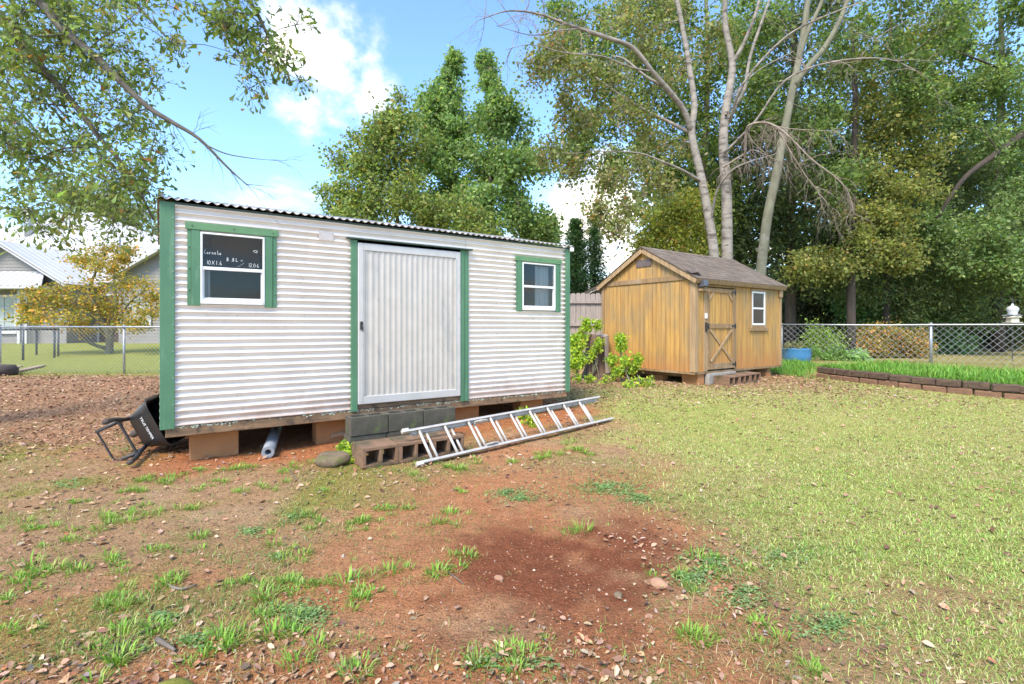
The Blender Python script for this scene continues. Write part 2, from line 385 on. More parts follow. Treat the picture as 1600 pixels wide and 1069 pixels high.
class MB:
    """collects shapes in world coordinates (or in a frame) and links them as one mesh"""
    def __init__(self, o=(0, 0, 0), x=(1, 0, 0), y=(0, 1, 0), z=(0, 0, 1)):
        self.v = []; self.f = []
        self.o = Vector(o); self.x = Vector(x); self.y = Vector(y); self.z = Vector(z)
    def t(self, p):
        return self.o + self.x * p[0] + self.y * p[1] + self.z * p[2]
    def add(self, vs, fs):
        k = len(self.v)
        self.v += [self.t(p) for p in vs]
        self.f += [tuple(i + k for i in q) for q in fs]
        return self
    def box(self, x0, x1, y0, y1, z0, z1):
        return self.add([(x0, y0, z0), (x1, y0, z0), (x1, y1, z0), (x0, y1, z0), (x0, y0, z1), (x1, y0, z1), (x1, y1, z1), (x0, y1, z1)],
                        [(0, 3, 2, 1), (4, 5, 6, 7), (0, 1, 5, 4), (1, 2, 6, 5), (2, 3, 7, 6), (3, 0, 4, 7)])
    def prism(self, poly, axis, a0, a1):
        """polygon (list of 2-D points) swept along one axis: 'x' polygon is (y,z), 'y' is (x,z), 'z' is (x,y)"""
        n = len(poly)
        mk = {'x': lambda p, a: (a, p[0], p[1]), 'y': lambda p, a: (p[0], a, p[1]), 'z': lambda p, a: (p[0], p[1], a)}[axis]
        vs = [mk(p, a0) for p in poly] + [mk(p, a1) for p in poly]
        fs = [tuple(range(n - 1, -1, -1)), tuple(range(n, 2 * n))] + [(i, (i + 1) % n, n + (i + 1) % n, n + i) for i in range(n)]
        return self.add(vs, fs)
    def bar(self, a, b_, w, h, up=(0, 0, 1)):
        a = Vector(a); b_ = Vector(b_); d = (b_ - a).normalized(); up = Vector(up)
        s = d.cross(up).normalized(); u = s.cross(d)
        vs = []
        for p in (a, b_):
            for i, j in ((-1, -1), (1, -1), (1, 1), (-1, 1)):
                vs.append(tuple(p + s * (i * w / 2) + u * (j * h / 2)))
        return self.add(vs, [(0, 1, 2, 3), (7, 6, 5, 4), (0, 4, 5, 1), (1, 5, 6, 2), (2, 6, 7, 3), (3, 7, 4, 0)])
    def tube(self, pts, radii, n=6, cap=True):
        pts = [Vector(p) for p in pts]
        if isinstance(radii, (int, float)):
            radii = [radii] * len(pts)
        vs = []; fs = []
        prev = None
        for i, p in enumerate(pts):
            d = (pts[min(i + 1, len(pts) - 1)] - pts[max(i - 1, 0)])
            d = d.normalized() if d.length > 1e-9 else Vector((0, 0, 1))
            ref = prev if prev is not None else (Vector((0, 0, 1)) if abs(d.z) < 0.9 else Vector((1, 0, 0)))
            s = ref - d * ref.dot(d)
            s = s.normalized() if s.length > 1e-6 else d.orthogonal().normalized()
            prev = s
            u = d.cross(s)
            for k in range(n):
                a = 2 * math.pi * k / n
                vs.append(tuple(p + (s * math.cos(a) + u * math.sin(a)) * radii[i]))
        for i in range(len(pts) - 1):
            for k in range(n):
                k2 = (k + 1) % n
                fs.append((i * n + k, i * n + k2, (i + 1) * n + k2, (i + 1) * n + k))
        if cap:
            fs.append(tuple(range(n - 1, -1, -1)))
            e = (len(pts) - 1) * n
            fs.append(tuple(range(e, e + n)))
        return self.add(vs, fs)
    def lathe(self, prof, n=16, c=(0, 0, 0)):
        vs = []; fs = []
        for r, z in prof:
            for k in range(n):
                a = 2 * math.pi * k / n
                vs.append((c[0] + r * math.cos(a), c[1] + r * math.sin(a), c[2] + z))
        for i in range(len(prof) - 1):
            for k in range(n):
                k2 = (k + 1) % n
                fs.append((i * n + k, i * n + k2, (i + 1) * n + k2, (i + 1) * n + k))
        fs.append(tuple(range(n - 1, -1, -1)))
        e = (len(prof) - 1) * n
        fs.append(tuple(range(e, e + n)))
        return self.add(vs, fs)
    def build_each(self, name, material, parent=None, bev=0):
        """every added box becomes a part of its own"""
        for k in range(len(self.v) // 8):
            b_ = MB()
            b_.v = self.v[8 * k:8 * k + 8]; b_.f = [tuple(i - 8 * k for i in f) for f in self.f[6 * k:6 * k + 6]]
            b_.build(name, material, parent, False, bev)
    def mesh(self, name):
        me = bpy.data.meshes.new(name)
        me.from_pydata([tuple(p) for p in self.v], [], self.f)
        me.update()
        return me
    def build(self, name, material, parent=None, smooth=False, bev=0):
        return link(name, self.mesh(name), material, parent, smooth, bev)
def np_mesh(name, V, Fs, C=None):
    """V (n,3); Fs list of int arrays (m,3) or (m,4); C (n,3) colours"""
    me = bpy.data.meshes.new(name)
    V = np.ascontiguousarray(V, dtype=np.float32)
    me.vertices.add(len(V))
    me.vertices.foreach_set('co', V.ravel())
    idx = np.concatenate([f.ravel() for f in Fs]).astype(np.int32)
    tot = np.concatenate([np.full(len(f), f.shape[1]) for f in Fs]).astype(np.int32)
    st = np.concatenate([[0], np.cumsum(tot)[:-1]]).astype(np.int32)
    me.loops.add(len(idx)); me.loops.foreach_set('vertex_index', idx)
    me.polygons.add(len(tot)); me.polygons.foreach_set('loop_start', st); me.polygons.foreach_set('loop_total', tot)
    me.update(calc_edges=True)
    if C is not None:
        a = me.color_attributes.new('Col', 'FLOAT_COLOR', 'POINT')
        c4 = np.ones((len(V), 4), np.float32); c4[:, :3] = C
        a.data.foreach_set('color', c4.ravel())
    return me
def unit(a):
    return a / np.maximum(np.linalg.norm(a, axis=-1, keepdims=True), 1e-9)
LEAF4 = (np.array([(0, 0, 0), (0.55, 0.5, 0.0), (1, 0, -0.06), (0.5, -0.5, 0.0)]), [np.array([(0, 1, 2, 3)])])
LEAF_OAK = (np.array([(0, 0, 0), (0.5, 0.16, 0.03), (0.82, 0.34, 0.02), (1.0, 0.0, -0.08), (0.82, -0.34, 0.02), (0.5, -0.16, 0.03)]),
            [np.array([(0, 1, 5)]), np.array([(1, 2, 4, 5)]), np.array([(2, 3, 4)])])
LEAF_DEAD = (np.array([(0, 0, 0.02), (0.32, 0.30, 0.17), (0.72, 0.27, 0.13), (1.0, 0, 0.06), (0.70, -0.30, 0.16), (0.28, -0.24, 0.12)]),
             [np.array([(0, 3, 2, 1), (0, 5, 4, 3)])])
def scatter(name, tmpl, pos, tang, norm, length, width, C):
    """copies of a leaf template along tang, facing norm"""
    tv, tf = tmpl
    tang = unit(tang)
    side = unit(np.cross(norm, tang))
    nn = np.cross(tang, side)
    k = len(tv)
    V = (pos[:, None, :] + tang[:, None, :] * (tv[None, :, 0:1] * length[:, None, None])
         + side[:, None, :] * (tv[None, :, 1:2] * width[:, None, None]) + nn[:, None, :] * (tv[None, :, 2:3] * length[:, None, None]))
    n = len(pos)
    Fs = [(f[None] + (np.arange(n) * k)[:, None, None]).reshape(-1, f.shape[1]) for f in tf]
    return np_mesh(name, V.reshape(-1, 3), Fs, np.repeat(C, k, axis=0))
def blades(name, base, az, tilt, length, width, C, curl=0.6):
    """grass blades of two segments: quad + tip"""
    n = len(base)
    d = np.stack([np.cos(az), np.sin(az), np.zeros(n)], 1)
    s = np.stack([-np.sin(az), np.cos(az), np.zeros(n)], 1)
    up = np.array([0, 0, 1.0])
    m1 = base + (d * np.sin(tilt)[:, None] + up * np.cos(tilt)[:, None]) * (length * 0.55)[:, None]
    t2 = np.minimum(tilt + curl * (0.5 + rng.random(n)), 1.9)
    m2 = m1 + (d * np.sin(t2)[:, None] + up * np.cos(t2)[:, None]) * (length * 0.45)[:, None]
    w = s * (width / 2)[:, None]
    V = np.stack([base - w, base + w, m1 + w * 0.85, m1 - w * 0.85, m2], 1).reshape(-1, 3)
    off = (np.arange(n) * 5)[:, None]
    Fs = [np.array([[0, 1, 2, 3]]) + off, np.array([[3, 2, 4]]) + off]
    c5 = np.repeat(C, 5, axis=0)
    return np_mesh(name, V, Fs, c5)
def palette(n, cols, w, jit=0.15):
    cols = np.array(cols); w = np.array(w, float); w /= w.sum()
    c = cols[rng.choice(len(cols), n, p=w)]
    return np.clip(c * (1 + jit * rng.standard_normal((n, 1))) * (1 + 0.06 * rng.standard_normal((n, 3))), 0.003, 0.95)

# ================================================================== GROUND
def zones(x, y):
    x = np.asarray(x, float); y = np.asarray(y, float)
    f1 = fbm(x * 0.9 + 5, y * 0.9 + 3); f2 = fbm(x * 2.6, y * 2.6); f3 = fbm(x * 0.35 + 40, y * 0.35)
    z = {}
    lawn = ss(-0.5, 0.75, x - 1.15 + 1.5 * f1 + 0.9 * f2) * ss(0.2, 1.0, y)
    lawn *= 1 - 0.85 * np.exp(-(((x - 2.05) / 0.55) ** 2 + ((y - 2.42) / 0.30) ** 2))
    lawn *= 1 - 0.7 * np.exp(-(((x - 2.2) / 0.22) ** 2 + ((y - 4.3) / 0.18) ** 2))
    lawn *= 1 - 0.8 * np.exp(-(((x - 1.75) / 0.5) ** 2 + ((y - 1.75) / 0.35) ** 2))
    lawn *= 1 - 0.9 * ss(8.2, 10.5, y + 1.2 * f1) * ss(7.4, 6.0, x)
    z['farlawn'] = np.maximum(ss(11.2, 12.6, y + 2 * f3) * ss(-3.0, -5.0, x), ss(8.5, 10.5, x))
    z['lawn'] = lawn * (1 - z['farlawn'])
    z['damp'] = np.exp(-(((x - 0.33 - 0.2 * (y - 2.8)) / 0.95) ** 2 + ((y - 2.8) / 0.85) ** 2) ** 1.4)
    z['damp'] = z['damp'] * ss(.0, .72, z['damp'] * .75 + 1.3 * f2 + .7 * f1 + .8 * fbm(x * 8 + 3, y * 8, 3))
    z['litterL'] = ss(-2.6, -3.6, x + 0.8 * f1) * ss(4.6, 5.6, y + 0.8 * f1) * (1 - z['farlawn'])
    z['litterB'] = ss(7.0, 8.6, y + 1.5 * f1) * ss(-1, 0.2, x) * ss(8.2, 6.5, x)
    z['moss'] = ss(-0.08, 0.12, f1 + 0.6 * f2) * ss(-.7, -1.6, x) * (.45 + .55 * ss(3.0, 3.8, y)) * ss(5.9, 5.1, y)
    z['clay'] = np.clip(ss(-0.10, 0.22, f3 + 0.5 * f1) + np.exp(-((x + 0.45) / 0.7) ** 2 - ((y - 1.95) / 0.45) ** 2), 0, 1)
    z['bare'] = ss(1.25, .75, np.abs(x + .1 - .25 * (y - 2.8)) + 1.1 * f1 + .5 * f2) * ss(4.9, 4.1, y + 1.2 * f1)
    z['grassy'] = ss(-0.13, 0.13, fbm(x * 1.3 + 11, y * 1.3 + 7) + 0.5 * f2) * (1 - np.clip(z['damp'], 0, 1)) * (1 - .75 * z['bare'])
    return z
def axis(dense0, dense1, step, far0, far1):
    a = list(np.arange(dense0, dense1, step))
    s = step; v = dense1
    hi = []
    while v < far1:
        hi.append(v); s *= 1.13; v += s
    hi.append(far1)
    s = step; v = dense0 - step; lo = []
    while v > far0:
        lo.append(v); s *= 1.13; v -= s
    lo.append(far0)
    return np.array(lo[::-1] + a + hi)
gx = axis(-4.5, 5.5, 0.045, -420, 420)
gy = axis(1.3, 7.2, 0.045, -60, 700)
GX, GY = np.meshgrid(gx, gy)
zz = zones(GX, GY)
def lerp(c, d, t):
    return c * (1 - t[..., None]) + np.array(d) * t[..., None]
C = np.zeros(GX.shape + (3,)) + np.array((0.37, 0.235, 0.13))
C = lerp(C, (0.43, 0.205, 0.10), zz['clay'] * 0.8)
C = lerp(C, (0.31, 0.235, 0.105), np.clip(zz['grassy'], 0, 1) * 0.6)
C = lerp(C, (0.43, 0.19, 0.088), zz['bare'] * np.clip(.55 + 1.6 * fbm(GX * 1.4 + 9, GY * 1.4) + .25 * ss(3.6, 2.4, GY), .15, .9))
C = lerp(C, (0.40, 0.30, 0.18), np.clip(1.8 * fbm(GX * 2.3 + 21, GY * 2.3 + 4), 0, .6))
C = lerp(C, (0.34, 0.20, 0.12), zz['litterL'] * 0.8)
C = lerp(C, (0.30, 0.195, 0.12), zz['litterB'] * 0.8)
C = lerp(C, (0.27, 0.265, 0.05), zz['moss'] * 0.8)
C = lerp(C, (0.225, 0.08, 0.038), np.clip(zz['damp'] * 1.15, 0, 1))
C = lerp(C, (0.38, 0.375, 0.125), np.clip(zz['lawn'] * 1.1, 0, 1) * 0.9)
C = lerp(C, (0.22, 0.25, 0.055), zz['farlawn'] * ss(0, -2, GX))
C = lerp(C, (0.27, 0.25, 0.10), zz['farlawn'] * ss(6, 9, GX))
# bare red clay below the metal shed
us = (GX + 3.19) * 0.8238 + (GY - 4.6) * 0.567
ns = (GX + 3.19) * -0.567 + (GY - 4.6) * 0.8238
und = ss(-0.75, -0.1, ns + 0.5 * fbm(GX * 2, GY * 2)) * ss(3.4, 2.9, ns) * ss(-0.5, 0.2, us) * ss(5.6, 4.9, us)
C = lerp(C, (0.40, 0.155, 0.065), und * 0.9)
V = np.stack([GX, GY, hgt(GX, GY)], -1).reshape(-1, 3)
ny, nx = GX.shape
ii = np.arange(nx * ny).reshape(ny, nx)
quads = np.stack([ii[:-1, :-1], ii[:-1, 1:], ii[1:, 1:], ii[1:, :-1]], -1).reshape(-1, 4)
ground = link('ground', np_mesh('ground', V, [quads], C.reshape(-1, 3)), 'ground', None, True)
tag(ground, 'red clay yard with thin lawn, bare soil and moss', 'ground', None, 'structure')

# the metal shed's frame: A lower left front corner, U along the front, W into the depth
A = Vector((-3.191, 4.6, 0)); U = Vector((0.8238, 0.5668, 0)); W = Vector((-0.5668, 0.8238, 0)); UP = Vector((0, 0, 1))
SL, SD = 4.868, 3.0
def SP(u, n, z=0):
    return A + U * u + W * n + UP * z
def in_shed(x, y, m=0.0):
    dx = x - A.x; dy = y - A.y
    u = dx * U.x + dy * U.y; n = dx * W.x + dy * W.y
    return (u > -m) & (u < SL + m) & (n > -m) & (n < SD + m)
# the small wooden shed's frame
CW = Vector((3.57, 9.9, 0)); RX = Vector((0.8090, 0.5878, 0)); LX = Vector((-0.5878, 0.8090, 0))
WL, WW, WZ = 3.37, 2.44, 0.41
def in_wood(x, y, m=0.0):
    dx = x - CW.x; dy = y - CW.y
    u = dx * RX.x + dy * RX.y; n = dx * LX.x + dy * LX.y
    return (u > -m) & (u < WL + m) & (n > -m) & (n < WW + m)

# ================================================================== METAL SHED
ZB, ZT = 0.386, 2.43          # bottom and top of the front wall
shed = thing('metal_shed', SP(SL / 2, SD / 2, 0), 'long white corrugated metal shed with green trim and grey door', 'shed')
PER, AMP = 0.0655, 0.0140
def zsamples(z0, z1):
    k0 = math.ceil((z0 + 1e-6) / (PER / 8)); k1 = math.floor((z1 - 1e-6) / (PER / 8))
    return [z0] + [k * PER / 8 for k in range(k0, k1 + 1)] + [z1]
def wave(z):
    return -AMP * math.cos(2 * math.pi * z / PER)
def corr_rects(rects, off=0.0):
    mb = MB(A, U, W, UP)
    for u0, u1, z0, z1 in rects:
        zs = zsamples(z0, z1)
        vs = []; fs = []
        nu = max(2, int((u1 - u0) / 0.12) + 1)
        us0 = np.linspace(u0, u1, nu)
        zn = np.array(zs)
        warp = 0.0085 * fbm(us0[None, :] * 1.6 + 3, zn[:, None] * 2.4 + 8, 3)          # the sheet is not quite flat
        warp *= np.clip(np.minimum(us0 - u0, u1 - us0) / .08, 0, 1)[None, :]
        for i, z in enumerate(zs):
            vs += [(u, wave(z) + off + warp[i, j], z) for j, u in enumerate(us0)]
        for i in range(len(zs) - 1):
            for j in range(nu - 1):
                fs.append((nu * i + j, nu * i + j + 1, nu * (i + 1) + j + 1, nu * (i + 1) + j))
        mb.add(vs, fs)
    return mb
DJ0, DJ1 = 1.709, 3.193               # outer edges of the door trim
WIN = [(0.303, 0.851, 1.518, 2.195), (4.03, 4.604, 1.532, 2.18)]
ZS = 1.345                            # sheet lap
TZ = 2.27
for nm, rects in (('lower', [(0.06, DJ0 + .03, ZB, ZS)]),
                  ('upper', [(0.06, 0.303, ZS - .02, ZT), (0.851, DJ0 + .03, ZS - .02, ZT), (0.303, 0.851, ZS - .02, 1.518), (0.303, 0.851, 2.195, ZT)]),
                  ('over', [(DJ0 + .03, DJ1 - .03, TZ, ZT)]),
                  ('lower', [(DJ1 - .03, SL - .05, ZB, ZS)]),
                  ('upper', [(DJ1 - .03, 4.03, ZS - .02, ZT), (4.604, SL - .05, ZS - .02, ZT), (4.03, 4.604, ZS - .02, 1.532), (4.03, 4.604, 2.18, ZT)])):
    corr_rects(rects, -0.0035 if nm == 'upper' else 0.0).build('wall_panel', 'siding', shed, True)
for u0 in (0.0, SL):                  # end walls and back wall, with inner lining
    mb = MB(SP(u0, 0), W, -U if u0 == 0 else U, UP)
    zs = zsamples(ZB, ZT)
    vs = []; fs = []
    for z in zs:
        vs += [(0.02, wave(z) * -1 if u0 else wave(z) * -1, z), (SD, wave(z) * -1, z)]
    for i in range(len(zs) - 1):
        fs.append((2 * i, 2 * i + 1, 2 * i + 3, 2 * i + 2))
    mb.add(vs, fs).prism([(0.04, ZT), (SD - .03, ZT), (1.5, ZT + .355)], 'y', -0.012, 0.0).build('end_wall', 'siding', shed)
MB(A, U, W, UP).box(0.02, SL - .02, SD - .02, SD, ZB, ZT + .12).build('back_wall', 'siding', shed)
lin = MB(A, U, W, UP)
lin.box(0.03, 0.05, 0.06, SD - .05, ZB, ZT).box(SL - .05, SL - .03, 0.06, SD - .05, ZB, ZT)
lin.box(0.03, SL - .03, SD - .06, SD - .04, ZB + .02, ZT).box(0.03, SL - .03, 0.06, SD - .05, ZT - .01, ZT)
lin.build_each('lining', 'inside', shed)
MB(A, U, W, UP).box(0.02, SL - .02, 0.02, SD - .03, ZB - .002, ZB + .03).build('floor_deck', 'inside', shed)
sc = MB(A, U, -W, UP)                 # rows of sheet fasteners
for u in (0.62, 1.22, 3.62, 4.22):
    for z in np.arange(ZB + .07, ZT - .05, PER * 3):
        zc_ = (round(z / PER - .5) + .5) * PER
        if not any(a - .13 < u < b_ + .13 and c_ - .04 < zc_ < d_ + .1 for a, b_, c_, d_ in WIN) and random.random() < .9:
            uu = u + random.uniform(-.012, .012)
            sc.add([(uu + .0065 * math.cos(a), -wave(zc_) * -1 + (0.004 if k else -.004) + .003, zc_ + .0065 * math.sin(a)) for k in (0, 1) for a in (0, 1.57, 3.14, 4.71)],
                   [(4, 5, 6, 7), (0, 1, 5, 4), (1, 2, 6, 5), (2, 3, 7, 6), (3, 0, 4, 7)])
sc.build('fastener', 'screw', shed)['kind'] = 'stuff'
# corner trim, wrapped round the edge
for u0, u1, zt in ((-0.012, 0.102, ZT + .01), (SL - .075, SL + .012, ZT - .005)):
    mb = MB(A, U, W, UP)
    mb.box(u0, u1, -0.028, -0.0145, ZB - .022, zt)
    e = u0 if u0 < 1 else u1 - .012
    mb.box(e, e + .012, -0.0144, 0.10, ZB - .022, zt)
    ct = mb.build('corner_trim', 'green', shed, bev=0.003)
    ue = u1 - .015 if u0 < 1 else u0 + .012
    sc = MB(A, U, -W, UP)
    for z in np.arange(ZB + .2, zt - .1, 0.245):
        sc.add([(ue + .006 * math.cos(a), 0.028 + (0.004 if k else 0), z + .006 * math.sin(a)) for k in (0, 1) for a in (0, 1.57, 3.14, 4.71)],
               [(4, 5, 6, 7), (0, 1, 5, 4), (1, 2, 6, 5), (2, 3, 7, 6), (3, 0, 4, 7)])
    sc.build('screw', 'screw', ct)['kind'] = 'stuff'
# roof of corrugated sheet, ridged front to back, rising a little to the middle
RP = 0.079
us_ = np.arange(-0.05, SL + 0.06, RP / 8)
mb = MB(A, U, W, UP)
rows = [(-0.07, ZT + .036), (0.75, ZT + .215), (1.5, ZT + .385), (2.25, ZT + .215), (SD + .07, ZT + .036)]
vs = []; fs = []
for side in (0, 1):
    for n_, z_ in rows:
        for u_ in us_:
            vs.append((u_, n_, z_ + 0.011 * math.cos(2 * math.pi * u_ / RP) - 0.0025 * side))
k = len(us_)
R0 = len(rows)
for side in (0, 1):
    for r in range(R0 - 1):
        for i in range(k - 1):
            q = (side * R0 * k + r * k + i, side * R0 * k + r * k + i + 1, side * R0 * k + (r + 1) * k + i + 1, side * R0 * k + (r + 1) * k + i)
            fs.append(q if side == 0 else q[::-1])
for i in range(k - 1):
    fs.append((R0 * k + i, R0 * k + i + 1, i + 1, i))
mb.add(vs, fs).build('roof', 'roofmetal', shed, True)
MB(A, U, W, UP).box(-0.012, SL + .012, -0.02, 0.02, ZT - .002, ZT + .018).build('eave_board', 'darktrim', shed)
MB(A, U, W, UP).box(SL - .01, SL + .045, -0.07, -0.045, ZT - .035, ZT + .02).build('eave_cap', 'white', shed)
# floor rim beam with lichen
bm_ = MB(A, U, W, UP).box(0.03, SL - .02, -0.004, 0.09, 0.285, ZB - .003).build('rim_beam', 'beam', shed, bev=0.006)
MB(A, U, W, UP).box(0.1, SL - .1, 0.35, 0.49, 0.24, ZB - .004).box(0.1, SL - .1, SD - .5, SD - .36, 0.24, ZB - .004).build_each('skid', 'beam', shed)
MB(A, U, W, UP).box(0.03, 0.12, 0.1, SD - .05, 0.285, ZB - .004).box(SL - .12, SL - .03, 0.1, SD - .05, 0.285, ZB - .004).box(0.1, SL - .1, SD - .05, SD, 0.285, ZB - .004).build_each('floor_frame', 'beam', shed)
lc = MB(A, U, -W, UP)
for _ in range(330):
    u = random.choice([random.gauss(0.35, 0.22), random.gauss(1.6, 0.18), random.uniform(3.1, 4.8), random.gauss(2.8, .25), random.uniform(.1, 4.8)])
    if not 0.06 < u < SL - .08: continue
    z = ZB - .006 - abs(random.gauss(0, 0.012)); r = random.uniform(0.004, 0.013)
    vs = [(u + r * random.uniform(.6, 1.3) * math.cos(a), 0.0045, z + r * 0.7 * random.uniform(.6, 1.2) * math.sin(a)) for a in np.arange(0, 6.2, 1.05)]
    lc.add(vs + [(u, 0.009, z)], [(i, (i + 1) % 6, 6) for i in range(6)])
lc.build('lichen', 'lichen', bm_)['kind'] = 'stuff'
MB(A, U, W, UP).box(DJ0 + .001, DJ1 - .001, -0.011, 0.05, ZB + .001, 0.4385).build('door_sill', 'beam', shed, bev=0.003)
# door
door = MB(A, U, W, UP)
D0, D1, DZ0, DZ1 = 1.784, 3.069, 0.44, 2.235
door.box(D0, D0 + .060, -0.042, -0.012, DZ0, DZ1).box(D1 - .060, D1, -0.042, -0.012, DZ0, DZ1)
door.box(D0 + .0601, D1 - .0601, -0.041, -0.012, DZ0, DZ0 + .09).box(D0 + .0601, D1 - .0601, -0.041, -0.012, DZ1 - .085, DZ1)
door = door.build('door', 'doorframe', shed, bev=0.006)
mb = MB(A, U, W, UP)
us_ = np.arange(D0 + .055, D1 - .054, 0.067 / 8)
vs = []; fs = []
def rib(u):
    t = (u / 0.067) % 1.0
    return -0.026 - 0.0065 * (0.5 + 0.5 * math.cos(2 * math.pi * t)) ** 1.6
for z in (DZ0 + .09, DZ1 - .08):
    vs += [(u, rib(u), z) for u in us_]
for i in range(len(us_) - 1):
    fs.append((i, i + 1, len(us_) + i + 1, len(us_) + i))
mb.add(vs, fs).build('door_panel', 'door', door, True)
inn = MB(A, U, W, UP)                  # narrow inner bead of the frame
inn.box(D0 + .0602, D0 + .070, -0.046, -0.034, DZ0 + .10, DZ1 - .085).box(D1 - .070, D1 - .0602, -0.046, -0.034, DZ0 + .10, DZ1 - .085)
inn.build_each('door_bead', 'doorframe', door)
sc = MB(A, U, -W, UP)
def screw(sc, u, d, z, r=0.007):
    sc.add([(u + r * math.cos(a), d + (0.005 if k else 0), z + r * math.sin(a)) for k in (0, 1) for a in (0, 1.05, 2.1, 3.14, 4.2, 5.24)],
           [(6, 7, 8, 9, 10, 11)] + [(i, (i + 1) % 6, 6 + (i + 1) % 6, 6 + i) for i in range(6)])
for z in (1.02, 1.615):
    for u in np.arange(D0 + .12, D1 - .08, 0.134):
        screw(sc, round(u / 0.067) * 0.067, 0.034, z)
for z in np.arange(DZ0 + .12, DZ1, 0.21):
    screw(sc, D1 - .02, 0.042, z, 0.006)
sc.build('screw', 'screw', door)['kind'] = 'stuff'
hd = MB(A, U, -W, UP)
hd.box(D0 + .022, D0 + .052, 0.0425, 0.05, 1.27, 1.36)
hd.tube([(D0 + .037, 0.05, 1.315), (D0 + .037, 0.085, 1.315), (D0 + .037, 0.09, 1.30), (D0 + .037, 0.09, 1.25)], 0.008, 6)
hd.build('latch', 'hinge', door)
for (a, b_) in ((DJ0, D0 - .003), (D1 + .004, D1 + .055), (D1 + .057, DJ1)):
    MB(A, U, W, UP).box(a, b_, -0.034 if b_ != DJ1 else -0.026, -0.0143, ZB - .02, TZ - .008).build('door_trim', 'green', shed, bev=0.003)
MB(A, U, W, UP).box(DJ0 - .05, DJ1 + .04, -0.065, -0.0143, TZ - .006, TZ + .012).build('drip_edge', 'darktrim', shed, bev=0.002)
MB(A, U, W, UP).box(1.375, 1.525, -0.0205, -0.0175, 2.225, 2.315).build('name_plate', 'plate', shed)

# handwriting strokes (unit square letters)
GLY = {
    'C': [[(.85, .95), (.5, 1), (.12, .65), (.1, .3), (.4, .02), (.8, .12)]],
    'o': [[(.5, .5), (.15, .35), (.2, .05), (.6, .02), (.8, .28), (.5, .5)]],
    'r': [[(.2, .5), (.25, 0)], [(.25, .3), (.5, .5), (.75, .45)]],
    'n': [[(.15, .45), (.2, 0)], [(.2, .3), (.5, .5), (.7, .35), (.75, 0)]],
    'e': [[(.15, .25), (.75, .3), (.5, .52), (.15, .25), (.4, 0), (.8, .1)]],
    'l': [[(.5, 1), (.35, .1), (.6, 0)]],
    'i': [[(.4, .4), (.4, 0)], [(.42, .58), (.44, .62)]],
    'a': [[(.75, .42), (.4, .48), (.15, .2), (.4, 0), (.7, .35), (.8, 0)]],
    'Q': [[(.5, .35), (.1, .5), (.15, .85), (.6, 1), (.98, .8), (.9, .45), (.55, .35)], [(.6, .55), (.8, .02)]],
    'B': [[(.2, 1), (.15, 0)], [(.1, .95), (.7, .9), (.3, .55), (.8, .3), (.2, .0)]],
    'b': [[(.3, .95), (.2, .05), (.7, .05), (.75, .4), (.3, .45)]],
    'L': [[(.25, 1), (.2, .05), (.85, .1)]],
    '8': [[(.7, .9), (.3, .95), (.3, .6), (.75, .35), (.5, 0), (.15, .2), (.7, .9)]],
    'v': [[(.1, .5), (.25, .05), (.6, .15), (.75, .6)]],
    '1': [[(.5, 1), (.45, 0)]],
    '0': [[(.5, 1), (.12, .6), (.2, .1), (.6, 0), (.88, .5), (.5, 1)]],
    'X': [[(.1, .95), (.9, .0)], [(.95, 1), (.05, .02)]],
    '6': [[(.65, 1), (.2, .5), (.25, .05), (.7, .02), (.75, .35), (.25, .35)]],
    '2': [[(.15, .8), (.5, 1), (.75, .75), (.15, .05), (.9, .05)]],
    '.': [[(.4, .05), (.5, .08)]],
}
def write(mb, text, u, z, h, w, d, r):
    for ch in text:
        for st in GLY.get(ch, []):
            for p, q in zip(st[:-1], st[1:]):
                mb.bar((u + p[0] * w * .8, d, z + p[1] * h), (u + q[0] * w * .8, d, z + q[1] * h), 2 * r, 0.0006, (0, 1, 0))
        u += w * (0.55 if ch in 'il.1' else 1.0)
